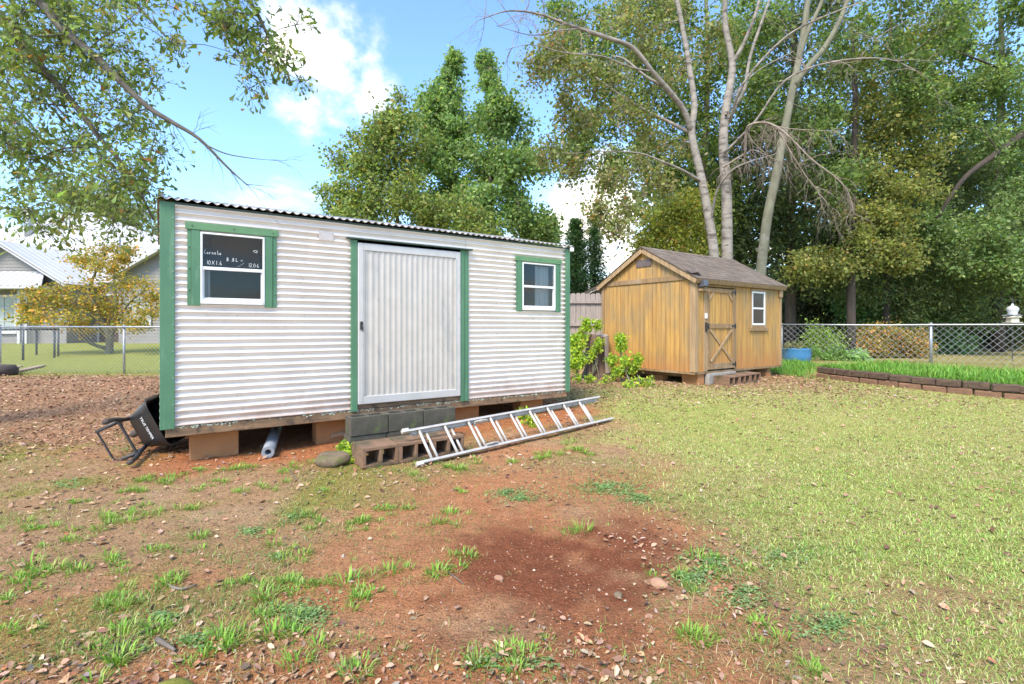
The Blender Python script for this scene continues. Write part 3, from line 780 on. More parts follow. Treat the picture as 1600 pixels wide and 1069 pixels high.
# windows
for i, (u0, u1, z0, z1) in enumerate(WIN):
    ft = 0.017
    mb = MB(A, U, W, UP)
    mb.box(u0, u0 + ft, -0.032, 0.03, z0, z1).box(u1 - ft, u1, -0.032, 0.03, z0, z1)
    mb.box(u0 + ft, u1 - ft, -0.0315, 0.03, z1 - ft, z1).box(u0 + ft, u1 - ft, -0.040, 0.03, z0, z0 + .038)
    win = mb.build('window', 'white', shed, bev=0.003)
    zm = z0 + (z1 - z0) * 0.50
    sh = MB(A, U, W, UP)
    sh.box(u0 + ft, u1 - ft, -0.026, 0.012, zm - .015, zm + .015)
    sh.box(u0 + ft, u0 + ft + .015, -0.012, 0.012, z0 + .0381, zm - .0151).box(u1 - ft - .015, u1 - ft, -0.012, 0.012, z0 + .0381, zm - .0151)
    sh.box(u0 + ft + .015, u1 - ft - .015, -0.0115, 0.012, z0 + .0381, z0 + .06)
    sh.build('sash', 'white', win, bev=0.002)
    up_ = MB(A, U, W, UP).box(u0 + ft, u1 - ft, -0.010, -0.006, zm + .015, z1 - ft).build('pane', 'glass', win)
    MB(A, U, W, UP).box(u0 + ft + .015, u1 - ft - .015, -0.002, 0.002, z0 + .06, zm - .0151).build('pane', 'glass', win)
    cur = MB(A, U, W, UP)
    cu = [(u0 + .03, u0 + .085, z0 + .03, zm - .01)] if i == 0 else [(u0 + .30, u1 - .02, z0 + .03, z1 - .02), (u0 + .055, u0 + .066, z0, z1)]
    for a, b_, c_, d_ in cu:
        xs = np.linspace(a, b_, 22)
        vs = [(x, 0.09 + 0.010 * math.sin(x * 95), z) for z in (c_, d_) for x in xs] + [(x, 0.094 + 0.010 * math.sin(x * 95), z) for z in (c_, d_) for x in xs]
        q = [(k, k + 1, 22 + k + 1, 22 + k) for k in range(21)]
        cur.add(vs, q + [tuple(j + 44 for j in f[::-1]) for f in q])
    cur.build('curtain', 'curtain', win, True)
    if i == 0:
        bl = MB(A, U, W, UP)               # rows of dark tilted slats set behind the glass
        for z in np.arange(z0 + .05, z1 - .02, 0.034):
            bl.add([(u0 + .10, 0.125, z), (u1 - .03, 0.125, z), (u1 - .03, 0.105, z + .036), (u0 + .10, 0.105, z + .036)], [(0, 1, 2, 3)])
        bl = bl.build('window_slats', mat('dark_slats', (0.022, 0.022, 0.022), (0.016, 0.016, 0.016), 3, 0.6), win)
        hw = MB(A, U, -W, UP)
        d_ = 0.0112; zb = zm + .03
        write(hw, 'Cornelia', u0 + .03, zb + .105, 0.040, 0.0205, d_, 0.0011)
        write(hw, 'Q', u0 + .445, zb + .145, 0.030, 0.050, d_, 0.0014)
        write(hw, 'B.8L', u0 + .215, zb + .050, 0.034, 0.030, d_, 0.0014)
        write(hw, 'v', u0 + .335, zb + .058, 0.020, 0.026, d_, 0.0012)
        write(hw, '10X1.6', u0 + .045, zb + .008, 0.038, 0.030, d_, 0.0012)
        write(hw, '1206', u0 + .40, zb + .006, 0.036, 0.030, d_, 0.0012)
        hw.bar((u0 + .31, d_, zb), (u0 + .365, d_, zb + .04), 0.0012, 0.0006, (0, 1, 0))
        hw.build('handwriting', 'whitepaint', up_)['kind'] = 'stuff'
        t0, t1, tz0, tz1 = 0.186, 0.976, 1.50, 2.265
    else:
        t0, t1, tz0, tz1 = 3.915, 4.722, 1.515, 2.25
    wl_ = u0 - t0; wr_ = t1 - u1
    for a, b_, c_, d_, dep in ((t0 + .012, t0 + .045, tz0, tz1 - .055, 0.020), (t0 + .0455, u0 - .001, tz0, tz1 - .055, 0.027),
                               (u1 + .001, t1 - .052, tz0 - .006, tz1 - .055, 0.027), (t1 - .0515, t1 - .012, tz0 - .006, tz1 - .055, 0.020), (t0 - .005, t1 + .003, tz1 - .0545, tz1 + .012, 0.032)):
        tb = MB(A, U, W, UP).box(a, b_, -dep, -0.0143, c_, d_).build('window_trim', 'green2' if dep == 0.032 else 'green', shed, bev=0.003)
    sc = MB(A, U, -W, UP)
    for u in (t0 + .03, t1 - .03):
        for z in (tz0 + .12, tz0 + .34, tz0 + .56):
            screw(sc, u, 0.020, z + random.uniform(-.03, .03), 0.006)
    for u in (t0 + .05, (t0 + t1) / 2, t1 - .05):
        screw(sc, u, 0.032, tz1 - .02, 0.006)
    sc.build('trim_screw', 'blackscrew', win)['kind'] = 'stuff'

# ------------------------------------------------------------------ piers, steps and litter below the metal shed
def block_mesh(L=0.39, D=0.19, Hh=0.19, t=0.032, holes=True):
    mb = MB()
    if holes:
        mb.box(0, L, 0, t, 0, Hh).box(0, L, D - t, D, 0, Hh)
        for x in (0, L / 2 - t / 2, L - t):
            mb.box(x, x + t, t, D - t, 0, Hh)
    else:
        mb.box(0, L, 0, D, 0, Hh)
    me = mb.mesh('block')
    bm = bmesh.new(); bm.from_mesh(me)
    bmesh.ops.remove_doubles(bm, verts=bm.verts, dist=1e-5)
    if holes:      # drop the inner faces where webs meet the shells
        seen = {}
        for f in bm.faces:
            seen.setdefault(tuple(sorted(v.index for v in f.verts)), []).append(f)
    bm.to_mesh(me); bm.free()
    return me
def place(name, me, material, M4, label, cat, group=None, bev=0.006):
    o = bpy.data.objects.new(name, me)
    col.objects.link(o)
    if not me.materials:
        me.materials.append(M[material])
    o.matrix_world = M4
    if bev:
        md = o.modifiers.new('bevel', 'BEVEL'); md.width = bev; md.segments = 2; md.limit_method = 'ANGLE'
    return tag(o, label, cat, group)
def fm(o, x, y, z):
    m4 = Matrix((x, y, z)).transposed().to_4x4()
    m4.translation = Vector(o)
    return m4
pier_lab = ['tan solid block pier under the shed nearest the wheelbarrow', 'tan solid block pier under the shed left of the door steps',
            'tan solid block pier under the shed right of the door steps', 'tan solid block pier under the far right end of the shed']
for (u, n, w), lb in zip(((0.225, 0.20, 0.42), (1.40, 0.20, 0.40), (3.09, 0.22, 0.40), (4.17, 0.22, 0.40)), pier_lab):
    z0 = min(H(*SP(u, n).xy), H(*SP(u + w, n + .2).xy), H(*SP(u, n + .2).xy), H(*SP(u + w, n).xy)) - .03
    me = MB().box(0, w, 0, 0.2, 0, 0.285 - z0 - .001).mesh('pier_block')
    place('pier_block', me, 'claybrick', fm(SP(u, n, z0), U, W, UP), lb, 'block', 'block piers under the metal shed', 0.008)
cb = block_mesh(); cb_low = block_mesh(0.345, 0.19, 0.19)
cb_low.materials.append(M['cinder2']); cb.materials.append(M['cinder'])
ordn = ['leftmost', 'middle', 'rightmost']
zst = 0.005
for k in range(3):
    o = SP(1.557 + k * 0.397, -0.525 + 0.004 * k, zst + .196)
    place('step_block', cb, 'cinder', fm(o, U, W, UP), 'dark mossy hollow block, %s of the upper door step' % ordn[k], 'cinder block', 'blocks of the metal shed door steps')
    o = SP(1.545 + k * 0.397, -0.515, zst + .002)
    place('step_block', cb, 'cinder', fm(o, U, W, UP), 'dark hollow block hidden below the %s upper step block' % ordn[k], 'cinder block', 'blocks of the metal shed door steps')
    for r, (n0, wd) in enumerate(((-1.045, 'front row'), (-0.72, 'rear row'))):
        o = SP(1.508 + k * 0.352 + .01 * r, n0 + .19 if r == 0 else n0 + .19, zst)
        # cores lie level and open to the front
        sm = block_mesh(0.345, 0.19, 0.325 if r == 0 else 0.2)
        sm.materials.append(M['cinder2'])
        m4 = fm(SP(1.508 + k * 0.352, n0 + (0.32 if r == 0 else 0.2), zst + .0), U, UP, -W)
        place('step_block', sm, 'cinder2', m4, 'clay stained hollow block, %s of the lower step, %s' % (ordn[k], wd), 'cinder block', 'blocks of the metal shed door steps') if r == 0 else None
def rock(name, loc, size, material, label, cat, seed, group=None, sub=3, flat=False):
    bm = bmesh.new()
    bmesh.ops.create_icosphere(bm, subdivisions=sub, radius=1)
    r = random.Random(seed)
    offs = [Vector((r.uniform(-1, 1), r.uniform(-1, 1), r.uniform(-1, 1))).normalized() for _ in range(9)]
    for v in bm.verts:
        d = v.co.normalized()
        s = 1.0
        for of in offs:
            s = min(s, (0.78 + 0.1 * abs(of.x)) / max(d.dot(of), 0.3))
        q = d * s
        if flat:
            q.z = max(min(q.z, 0.62), -0.6); m = max(abs(q.x), abs(q.y)); q.x *= 1 + .12 * (1 - m); q.y *= 1 + .12 * (1 - m)
        v.co = Vector((q.x * size[0], q.y * size[1], q.z * size[2]))
    me = bpy.data.meshes.new(name); bm.to_mesh(me); bm.free()
    o = link(name, me, material, None, True)
    o.location = loc; o.rotation_euler = (0, 0, seed * 0.7)
    return tag(o, label, cat, group)
g = G(517, 728)
rock('flat_stone', g + Vector((0, .05, .05)), (0.17, 0.15, 0.085), 'stone', 'mossy grey brown stone beside the lower step blocks', 'stone', 4, None, 4, True)
g = G(528, 690)
sl = MB().add([(-.13, -.1, 0), (.12, -.09, 0), (.14, .1, 0), (-.10, .11, 0), (-.12, -.1, .045), (.12, -.085, .05), (.135, .1, .05), (-.09, .105, .045)],
              [(0, 3, 2, 1), (4, 5, 6, 7), (0, 1, 5, 4), (1, 2, 6, 5), (2, 3, 7, 6), (3, 0, 4, 7)]).build('paving_slab', 'tanslab', None, False, 0.006)
sl.location = g + Vector((0, .1, .07)); sl.rotation_euler = (0.18, -0.06, 0.5)
tag(sl, 'broken tan slab lying by the pier left of the steps', 'slab', None, 'thing')
a = Vector((-2.40, 4.97, 0)); b_ = Vector((-3.02, 6.6, 0))
a.z = H(a.x, a.y) + .062; b_.z = H(b_.x, b_.y) + .07
mb = MB()
d = (b_ - a).normalized(); s = d.cross(UP).normalized(); u = s.cross(d)
n_ = 18; vs = []; fs = []
for p, r in ((a, .058), (b_, .058), (b_, .03), (a, .03)):
    vs += [tuple(p + (s * math.cos(2 * math.pi * k / n_) + u * math.sin(2 * math.pi * k / n_)) * r) for k in range(n_)]
for r in range(4):
    for k in range(n_):
        fs.append((r * n_ + k, r * n_ + (k + 1) % n_, ((r + 1) % 4) * n_ + (k + 1) % n_, ((r + 1) % 4) * n_ + k))
tag(mb.add(vs, fs).build('pipe', 'pvc', None, True), 'grey thick walled pipe sticking out from under the shed', 'pipe')
for p in bpy.data.objects['pipe'].data.polygons:
    if p.index // n_ in (1, 3): p.use_smooth = False

# ------------------------------------------------------------------ aluminium ladder
la = Vector((-0.845, 4.70, 0)); lb = Vector((1.345, 6.72, 0))
la.z = H(la.x, la.y) + .03; lb.z = H(lb.x, lb.y) + .03
d = (lb - la).normalized(); LEN = (lb - la).length
nrm = Vector((-d.y, d.x, 0))
rung_dir = (nrm * 0.235 + UP * 0.285 - d * 0.02).normalized()
face = d.cross(rung_dir).normalized()
ladder = thing('ladder', (la + lb) / 2, 'two-section aluminium extension ladder propped on the step blocks', 'ladder')
RW = 0.355
for sct, (sh, of, w_) in enumerate(((0.0, 0.0, RW), (0.06, 0.042, RW - .035))):      # two nested sections
    o = la + d * sh + face * (-of) + rung_dir * (0.0175 if sct else 0)
    for e in (0, 1):
        mb = MB(o + rung_dir * (w_ * e), d, rung_dir, face)
        s_ = -1 if e == 0 else 1
        L_ = LEN - .1 * sct
        mb.box(0, L_, -0.004, 0.004, -0.019, 0.019)                                   # channel: web and two flanges
        mb.box(0, L_, *(sorted((-s_ * 0.0041, -s_ * .020))), 0.015, 0.0192).box(0, L_, *(sorted((-s_ * 0.0041, -s_ * .020))), -0.0192, -0.015)
        mb.build('rail', 'alu', ladder, bev=0.0015)
    for k in range(10):
        t = 0.13 + k * 0.302 + sct * .035
        if 0.04 < t < LEN - .15:
            MB().tube([o + d * t + rung_dir * 0.004, o + d * t + rung_dir * (w_ - .004)], 0.0145, 8).build('rung', 'alu', ladder, True)
for e in (0.03, RW - .05):
    o = la + d * (LEN * 0.27) + rung_dir * e
    MB().bar(o, o + d * 0.16, 0.012, 0.05, face).tube([o - d * .02 + face * .03, o + d * .06 + face * .045, o + d * .14 + face * .03], 0.008, 6).build('rung_lock', 'alu', ladder)
for e in (0, RW):
    MB(la + rung_dir * e, d, rung_dir, face).box(-0.05, 0.02, -0.02, 0.02, -0.024, 0.024).build('end_cap', 'alu', ladder, bev=0.004)

# ------------------------------------------------------------------ wheelbarrow lying on its side
wx = Vector((-0.30, 0.954, 0)).normalized(); wy = Vector((-0.42, -0.132, 0.9)).normalized(); wz = wx.cross(wy)
wo = Vector((-3.74, 5.30, 0)); wo.z = H(wo.x, wo.y) + 0.275
wx = wx * .84; wy = wy * .84; wz = wz * .84
wb = thing('wheelbarrow', (wo.x, wo.y, H(wo.x, wo.y)), 'black wheelbarrow tipped on its side beside the metal shed', 'wheelbarrow')
def rr(cx, hx, hy, r, n=5):                     # rounded rectangle
    out = []
    for sx, sy, a0 in ((1, 1, 0), (-1, 1, 90), (-1, -1, 180), (1, -1, 270)):
        for k in range(n + 1):
            a = math.radians(a0 + 90 * k / n)
            out.append((cx + sx * (hx - r) + r * math.cos(a), sy * (hy - r) + r * math.sin(a)))
    return out
mb = MB(wo, wx, wy, wz)
prof = [(0.02, 0.20, 0.17, 0.10, -0.14), (0.02, 0.26, 0.215, 0.11, -0.13), (0.0, 0.37, 0.275, 0.12, 0.06), (-0.01, 0.43, 0.305, 0.13, 0.17), (-0.01, 0.452, 0.322, 0.14, 0.178), (-0.01, 0.452, 0.322, 0.14, 0.170),
        (-0.01, 0.425, 0.297, 0.125, 0.168), (0.0, 0.362, 0.267, 0.115, 0.06), (0.02, 0.25, 0.207, 0.105, -0.118), (0.02, 0.19, 0.16, 0.09, -0.125)]
rings = [[(x, y, z) for x, y in rr(c, hx, hy, r)] for c, hx, hy, r, z in prof]
n_ = len(rings[0])
vs = [p for rg in rings for p in rg]
fs = [(i * n_ + k, i * n_ + (k + 1) % n_, (i + 1) * n_ + (k + 1) % n_, (i + 1) * n_ + k) for i in range(len(rings) - 1) for k in range(n_)]
fs += [tuple(range(n_ - 1, -1, -1)), tuple(range((len(rings) - 1) * n_, len(rings) * n_))]
tub = mb.add(vs, fs).build('tub', 'blackplastic', wb, True)
for sy in (-1, 1):
    MB(wo, wx, wy, wz).tube([(0.50, sy * .10, -0.23), (0.25, sy * .15, -0.165), (-0.30, sy * .21, -0.155), (-0.62, sy * .245, -0.10), (-0.80, sy * .25, -0.08)], 0.025, 8).build('handle', 'blacksteel', wb, True)
    MB(wo, wx, wy, wz).tube([(-0.80, sy * .25, -0.08), (-0.90, sy * .25, -0.068)], 0.03, 8).build('grip', 'rubber', wb, True)
    MB(wo, wx, wy, wz).tube([(-0.20, sy * .20, -0.16), (-0.32, sy * .21, -0.40), (-0.36, sy * .205, -0.42), (-0.44, sy * .21, -0.15)], 0.02, 6).build('leg', 'blacksteel', wb, True)
MB(wo, wx, wy, wz).tube([(-0.46, -.222, -0.14), (-0.46, .222, -0.14)], 0.016, 6).build('cross_brace', 'blacksteel', wb)
MB(wo, wx, wy, wz).tube([(-0.345, -.205, -0.42), (-0.345, .205, -0.42)], 0.012, 6).build('leg_brace', 'blacksteel', wb)
wc = Vector((0.44, 0, -0.27))
mbt = MB(wo + wx * wc.x + wz * wc.z, wx, wz, -wy)
tyre = mbt.lathe([(0.11, -0.035), (0.165, -0.045), (0.19, -0.02), (0.19, 0.02), (0.165, 0.045), (0.11, 0.035)], 22).build('wheel', 'rubber', wb, True)
MB(wo + wx * wc.x + wz * wc.z, wx, wz, -wy).lathe([(0.03, -0.06), (0.03, -0.036), (0.105, -0.03), (0.105, 0.03), (0.03, 0.036), (0.03, 0.06)], 16).build('rim', 'blacksteel', tyre)
MB(wo, wx, wy, wz).tube([(wc.x, -0.11, wc.z), (wc.x, 0.11, wc.z)], 0.008, 6).build('axle', 'blacksteel', wb)
def text_mesh(s, size):
    cu = bpy.data.curves.new('txt', 'FONT')
    cu.body = s; cu.size = size; cu.align_x = 'CENTER'; cu.align_y = 'CENTER'; cu.extrude = 0.0008
    ob = bpy.data.objects.new('txt', cu); col.objects.link(ob)
    dg = bpy.context.evaluated_depsgraph_get(); dg.update()
    me = bpy.data.meshes.new_from_object(ob.evaluated_get(dg))
    bpy.data.objects.remove(ob); bpy.data.curves.remove(cu)
    return me
# lettering on the tub wall that faces the handles
me = text_mesh('TRUE TEMPER', 0.040)
back_c = wo + wx * (-0.352) + wz * (0.04)
sl_ = Vector((-(0.425 - 0.27), 0, 0.30))
tdir = (wz * 0.30 - wx * 0.165).normalized()            # up the sloping wall
nout = (-wx * 0.30 - wz * 0.165).normalized()
wyn = wy.normalized()
m4 = fm(back_c + nout * 0.012, -wyn, -tdir, (-wyn).cross(-tdir))
if (m4.to_3x3() @ Vector((0, 0, 1))).dot(nout) < 0:
    m4 = fm(back_c + nout * 0.012, -wyn, tdir, (-wyn).cross(tdir))
me.transform(m4)
link('lettering', me, 'whitepaint', tub)

# ================================================================== WOODEN SHED
wsh = thing('wooden_shed', CW + RX * WL / 2 + LX * WW / 2, 'small stained pine shed with shingled gable roof and planked door', 'shed')
E = 1.88                                             # wall height
def WF(o=None):
    return MB((CW + UP * WZ) if o is None else o, RX, LX, UP)
RISE = 0.69
def gz(y):                                            # underside of the roof over the gable wall
    return E + RISE * (1 - abs(y - WW / 2) / (WW / 2))
# gable wall facing the metal shed: grooved boards
mb = WF()
bw = WW / 22
for k in range(22):
    y0, y1 = k * bw + .004, (k + 1) * bw - .004
    j = random.uniform(-.0015, .0015)
    mb.prism([(y0, 0), (y1, 0), (y1, gz(y1)), (y0, gz(y0))] if not (y0 < WW / 2 < y1) else [(y0, 0), (y1, 0), (y1, gz(y1)), (WW / 2, gz(WW / 2)), (y0, gz(y0))], 'x', -0.012 + j, 0.0)
mb.prism([(0, 0.001), (WW, 0.001), (WW, E - .003), (WW / 2, E + RISE - .003), (0, E - .003)], 'x', 0.0003, 0.03)
mb.build('gable_wall', 'pine', wsh)
# door side wall
DW0, DW1, WW0, WW1 = 0.30, 1.43, 2.04, 2.70
mb = WF()
bw = WL / 31
for k in range(31):
    x0, x1 = k * bw + .004, (k + 1) * bw - .004
    j = random.uniform(-.0015, .0015)
    for a, b_ in ((0, E),):
        xm = (x0 + x1) / 2
        if DW0 < xm < DW1: spans = [(1.70, E)]
        elif WW0 < xm < WW1: spans = [(0, 0.87), (1.735, E)]
        else: spans = [(0, E)]
        for z0, z1 in spans:
            mb.box(x0, x1, -0.012 + j, 0.0, z0, z1)
for x0, x1, z0, z1 in ((0.031, DW0, .001, E), (DW0, DW1, 1.70, E), (DW1, WW0, .001, E), (WW0, WW1, .001, .87), (WW0, WW1, 1.735, E), (WW1, WL - .001, .001, E)):
    mb.box(x0, x1, 0.0003, 0.03, z0, z1)
mb.build('side_wall', 'pine', wsh)
mb = WF()
mb.box(WL - .03, WL, 0.031, WW, 0, E).prism([(0.031, E), (WW, E), (WW / 2, E + RISE - .004)], 'x', WL - .03, WL).box(0.031, WL - .031, WW - .03, WW, 0, E)
mb.build('rear_wall', 'pine', wsh)
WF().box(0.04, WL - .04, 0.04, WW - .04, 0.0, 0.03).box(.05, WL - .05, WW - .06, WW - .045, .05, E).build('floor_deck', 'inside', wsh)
WF().box(-0.014, WL + .01, -0.016, 0.05, -0.045, -0.001).box(-0.014, 0.05, 0.051, WW + .01, -0.045, -0.001).build_each('floor_rim', 'pinetrim', wsh)
WF().box(0.3, 0.42, 0.05, WW, -0.14, -0.046).box(WL - .5, WL - .38, 0.05, WW, -0.14, -0.046).build_each('skid', 'pinetrim', wsh)
# trim
for x0, x1, y0, y1 in ((-0.032, -0.0135, -0.02, 0.085), (-0.0325, 0.07, -0.040, -0.0205)):
    WF().box(x0, x1, y0, y1, 0.0, E + .01).build('corner_board', 'greytrim', wsh, bev=0.003)
WF().box(-0.031, -0.0135, WW - .075, WW + .02, 0, E).build('corner_board', 'pinetrim', wsh, bev=0.003)
WF().box(WL - .06, WL + .022, -0.034, -0.0135, 0, E - .3).build('corner_board', 'greytrim', wsh, bev=0.003)
WF().box(WL - .10, WL + .028, -0.060, -0.0135, E - .299, E - .02).build('corner_box', 'greytrim', wsh, bev=0.004)
WF().box(-0.036, -0.0135, 0.0851, WW - .0751, E - .055, E + .045).build('gable_band', 'pinetrim', wsh, bev=0.003)
WF().box(-0.03, -0.0135, WW / 2 - .20, WW / 2 + .20, E + .30, E + .46).build('gable_vent', 'vent', wsh, bev=0.003)
# roof: decks, rake boards, fascia, courses of shingles
OV = 0.10
slope = math.hypot(WW / 2, RISE)
for sgn in (0, 1):
    yc = lambda t: (t * (WW / 2) if sgn == 0 else WW - t * (WW / 2))         # t: 0 eave .. 1 ridge
    cy, cz = (WW / 2) / slope, RISE / slope
    o = CW + UP * (WZ + E) + (Vector((0, 0, 0)) if sgn == 0 else LX * WW)
    sy = LX * cy * (1 if sgn == 0 else -1) + UP * cz                         # up the slope
    nn = (UP * cy - LX * cz * (1 if sgn == 0 else -1))
    fr = dict(o=o, x=RX, y=sy, z=nn) if sgn == 0 else dict(o=o + RX * WL, x=-RX, y=sy, z=nn)
    MB(**fr).box(-OV, WL + OV, -OV - .02, slope - .001, 0.004, 0.022).build('roof_deck', 'pinetrim', wsh)
    sh = MB(**fr)
    nc = 13; ch = (slope + OV + .05) / nc
    for c_ in range(nc):
        y0 = -OV - .04 + c_ * ch
        x = -OV - .02 - (0.1 if c_ % 2 else 0)
        while x < WL + OV + .02:
            w_ = 0.2 + random.uniform(-.02, .02)
            a0, a1 = max(x, -OV - .02), min(x + w_ - .006, WL + OV + .02)
            if a1 - a0 > .02:
                lift = 0.006 + random.uniform(0, .004); y1 = min(y0 + ch + .05, slope - .002)
                sh.add([(a0, y0 + random.uniform(0, .006), 0.024 + lift), (a1, y0 + random.uniform(0, .006), 0.024 + lift), (a1, y1, 0.025), (a0, y1, 0.025),
                        (a0, y0, 0.0235), (a1, y0, 0.0235)], [(0, 1, 2, 3), (4, 5, 1, 0)])
            x += w_
    shg = sh.build('shingles', 'shingle', wsh)
    shg['kind'] = 'stuff'
    for xx, ln in ((-OV - .001, 1), (WL + OV - .019, 1)):
        MB(**fr).box(xx, xx + .02, -OV - .04, slope - .03, -0.085, 0.0035).build('rake_board', 'greytrim', wsh, bev=0.003)
    MB(**fr).box(-OV + .02, WL + OV - .021, -OV - .041, -OV - .022, -0.075, 0.020).build('fascia', 'greytrim', wsh, bev=0.003)
    if sgn == 0:
        fl = MB(**fr)
        fl.add([(-0.12, 0.02, .05), (0.10, 0.05, .055), (0.32, 0.17, .052), (0.30, 0.26, .05), (-.05, .22, .05), (-0.16, 0.10, .10), (0.06, -0.02, .115), (0.25, 0.06, .09)],
               [(5, 6, 1, 0), (6, 7, 2, 1), (0, 1, 4), (1, 2, 3, 4)])
        fl.build('loose_shingle', 'vent', wsh)
mb = WF()
mb.prism([(WW / 2 - .11, E + RISE - .018), (WW / 2, E + RISE + .045), (WW / 2 + .11, E + RISE - .018), (WW / 2 + .11, E + RISE - .03), (WW / 2, E + RISE + .030), (WW / 2 - .11, E + RISE - .03)], 'x', -OV - .02, WL + OV + .02)
mb.build('ridge_cap', 'shingle', wsh)
# door
wd = WF()
bw = (DW1 - DW0 - .1) / 9
for k in range(9):
    x0 = DW0 + .05 + k * bw
    wd.box(x0 + .003, x0 + bw - .003, -0.014 + random.uniform(-.001, .001), 0.01, 0.03, 1.68)
wd = wd.build('door', 'pine', wsh)
a, b_ = DW0 + .15, DW1 - .05
mb_list = [(DW0 + .10, DW0 + .175, .03, 1.68), (b_ - .075, b_, .03, 1.68), (DW0 + .1755, b_ - .0755, 1.59, 1.68), (DW0 + .1755, b_ - .0755, .86, .96), (DW0 + .1755, b_ - .0755, .03, .15)]
for x0, x1, z0, z1 in mb_list:
    WF().box(x0, x1, -0.036, -0.0155, z0, z1).build('door_batten', 'pinetrim', wd, bev=0.003)
x0, x1, z0, z1 = DW0 + .18, b_ - .08, .155, .855
WF().bar((x0 + .03, -0.026, z1 - .03), (x1 - .03, -0.026, z0 + .03), 0.055, 0.016, (0, 1, 0)).build('door_brace', 'greytrim', wd)
WF().bar((x0 + .03, -0.0345, z0 + .03), (x1 - .03, -0.0345, z1 - .03), 0.055, 0.016, (0, 1, 0)).build('door_brace', 'greytrim', wd)
for xa, za, xb, zb in ((x0, 1.45, x0 + .13, 1.585), (x1, 1.45, x1 - .13, 1.585)):
    WF().bar((xa, -0.025, za), (xb, -0.025, zb), 0.05, 0.016, (0, 1, 0)).build('door_brace', 'greytrim', wd)
for x0, x1 in ((DW0 - .02, DW0 + .05), (DW0 + .055, DW0 + .095)):
    WF().box(x0, x1, -0.03, -0.0135, 0.0, 1.70).build('door_trim', 'greytrim', wsh, bev=0.003)
WF().box(DW1 - .045, DW1 + .03, -0.027, -0.0135, 0.0, 1.70).build('door_trim', 'pinetrim', wsh, bev=0.003)
WF().box(DW0 - .02, DW1 + .03, -0.03, -0.0135, 1.705, 1.77).build('door_trim', 'pinetrim', wsh, bev=0.003)
for z in (0.11, 0.91, 1.62):
    WF().box(b_ - .11, b_ + .0, -0.042, -0.0365, z - .02, z + .02).box(b_ + .01, b_ + .045, -0.042, -0.0285, z - .05, z + .05).build('hinge', 'hinge', wd)
WF().box(DW0 + .01, DW0 + .06, -0.05, -0.031, 0.80, .98).tube([(DW0 + .035, -0.05, .97), (DW0 + .035, -0.09, .96), (DW0 + .035, -0.09, .86), (DW0 + .035, -0.05, .84)], .009, 6).build('latch', 'hinge', wd)
WF().box(DW0 + .09, DW0 + .14, -0.05, -0.037, .86, .95).build('hasp', 'hinge', wd)
WF().box(DW0 + .0, DW0 + .07, -0.05, -0.031, 1.06, 1.16).build('lock_plate', 'white', wd, bev=0.003)
# window
mb = WF()
x0, x1, z0, z1 = WW0 + .055, WW1 - .055, 0.93, 1.675
mb.box(x0, x0 + .035, -0.03, 0.03, z0, z1).box(x1 - .035, x1, -0.03, 0.03, z0, z1).box(x0 + .035, x1 - .035, -0.0295, 0.03, z0, z0 + .04).box(x0 + .035, x1 - .035, -0.0295, 0.03, z1 - .035, z1)
mb.box(x0 + .0351, x1 - .0351, -0.026, 0.02, (z0 + z1) / 2 - .018, (z0 + z1) / 2 + .018)
ww = mb.build('window', 'white', wsh, bev=0.003)
for a, c_ in ((z0 + .041, (z0 + z1) / 2 - .019), ((z0 + z1) / 2 + .019, z1 - .036)):
    WF().box(x0 + .036, x1 - .036, -0.012, -0.008, a, c_).build('pane', 'glass', ww)
WF().box(x0 + .036, x1 - .036, 0.035, 0.04, z0 + .041, (z0 + z1) / 2).build('screen', mat('grey_screen', (0.30, 0.31, 0.33), (0.26, 0.27, 0.29), 5, 0.8), ww)
for a, b2, c_, d_ in ((WW0, x0 - .001, .87, 1.735), (x1 + .001, WW1, .87, 1.735), (x0, x1, 1.676, 1.735)):
    WF().box(a, b2, -0.03, -0.0135, c_, d_).build('window_trim', 'greytrim', wsh, bev=0.003)
WF().box(WW0 - .05, WW1 + .05, -0.05, -0.0135, 0.80, 0.87).box(x0, x1, -.03, -.0135, .871, .929).build('window_sill', 'pinetrim', wsh, bev=0.004)
# flood lamp on a bracket at the corner
lp = WF().box(0.06, 0.36, -0.11, -0.045, 1.60, 1.635).box(.08, .14, -.044, -.041, 1.52, 1.70).build('lamp_bracket', 'greytrim', wsh)
WF(CW + UP * (WZ + 1.735) + RX * 0.13 - LX * 0.12).prism([(-.07, -.05), (.06, -.075), (.075, .06), (-.05, .075)], 'x', -.07, .07).build('lamp_head', 'lamp', lp, bev=0.008)

# blocks and step of the wooden shed
def wblock(u, n, w, d_, h_, material, label, name='pier_block', group='blocks under the wooden shed', zt=None):
    p = CW + RX * u + LX * n
    z0 = min(H(*(CW + RX * uu + LX * nn).xy) for uu in (u, u + w) for nn in (n, n + d_)) - .02
    me = MB().box(0, w, 0, d_, 0, (zt if zt else WZ - .142) - z0).mesh(name)
    return place(name, me, material, fm(p + UP * z0, RX, LX, UP), label, 'block', group, 0.008)
wblock(0.16, 0.02, 0.2, 0.38, 0, 'claybrick', 'clay stained block under the front corner of the wooden shed', zt=WZ - .047)
wblock(0.26, 0.95, 0.2, 0.38, 0, 'claybrick', 'clay stained block under the gable side of the wooden shed')
wblock(0.26, 1.95, 0.2, 0.38, 0, 'claybrick', 'clay stained block under the rear gable corner of the wooden shed')
wblock(2.85, 0.05, 0.2, 0.38, 0, 'claybrick', 'clay stained block under the window end of the wooden shed')
wblock(2.85, 1.95, 0.2, 0.38, 0, 'claybrick', 'clay stained block under the far rear corner of the wooden shed')
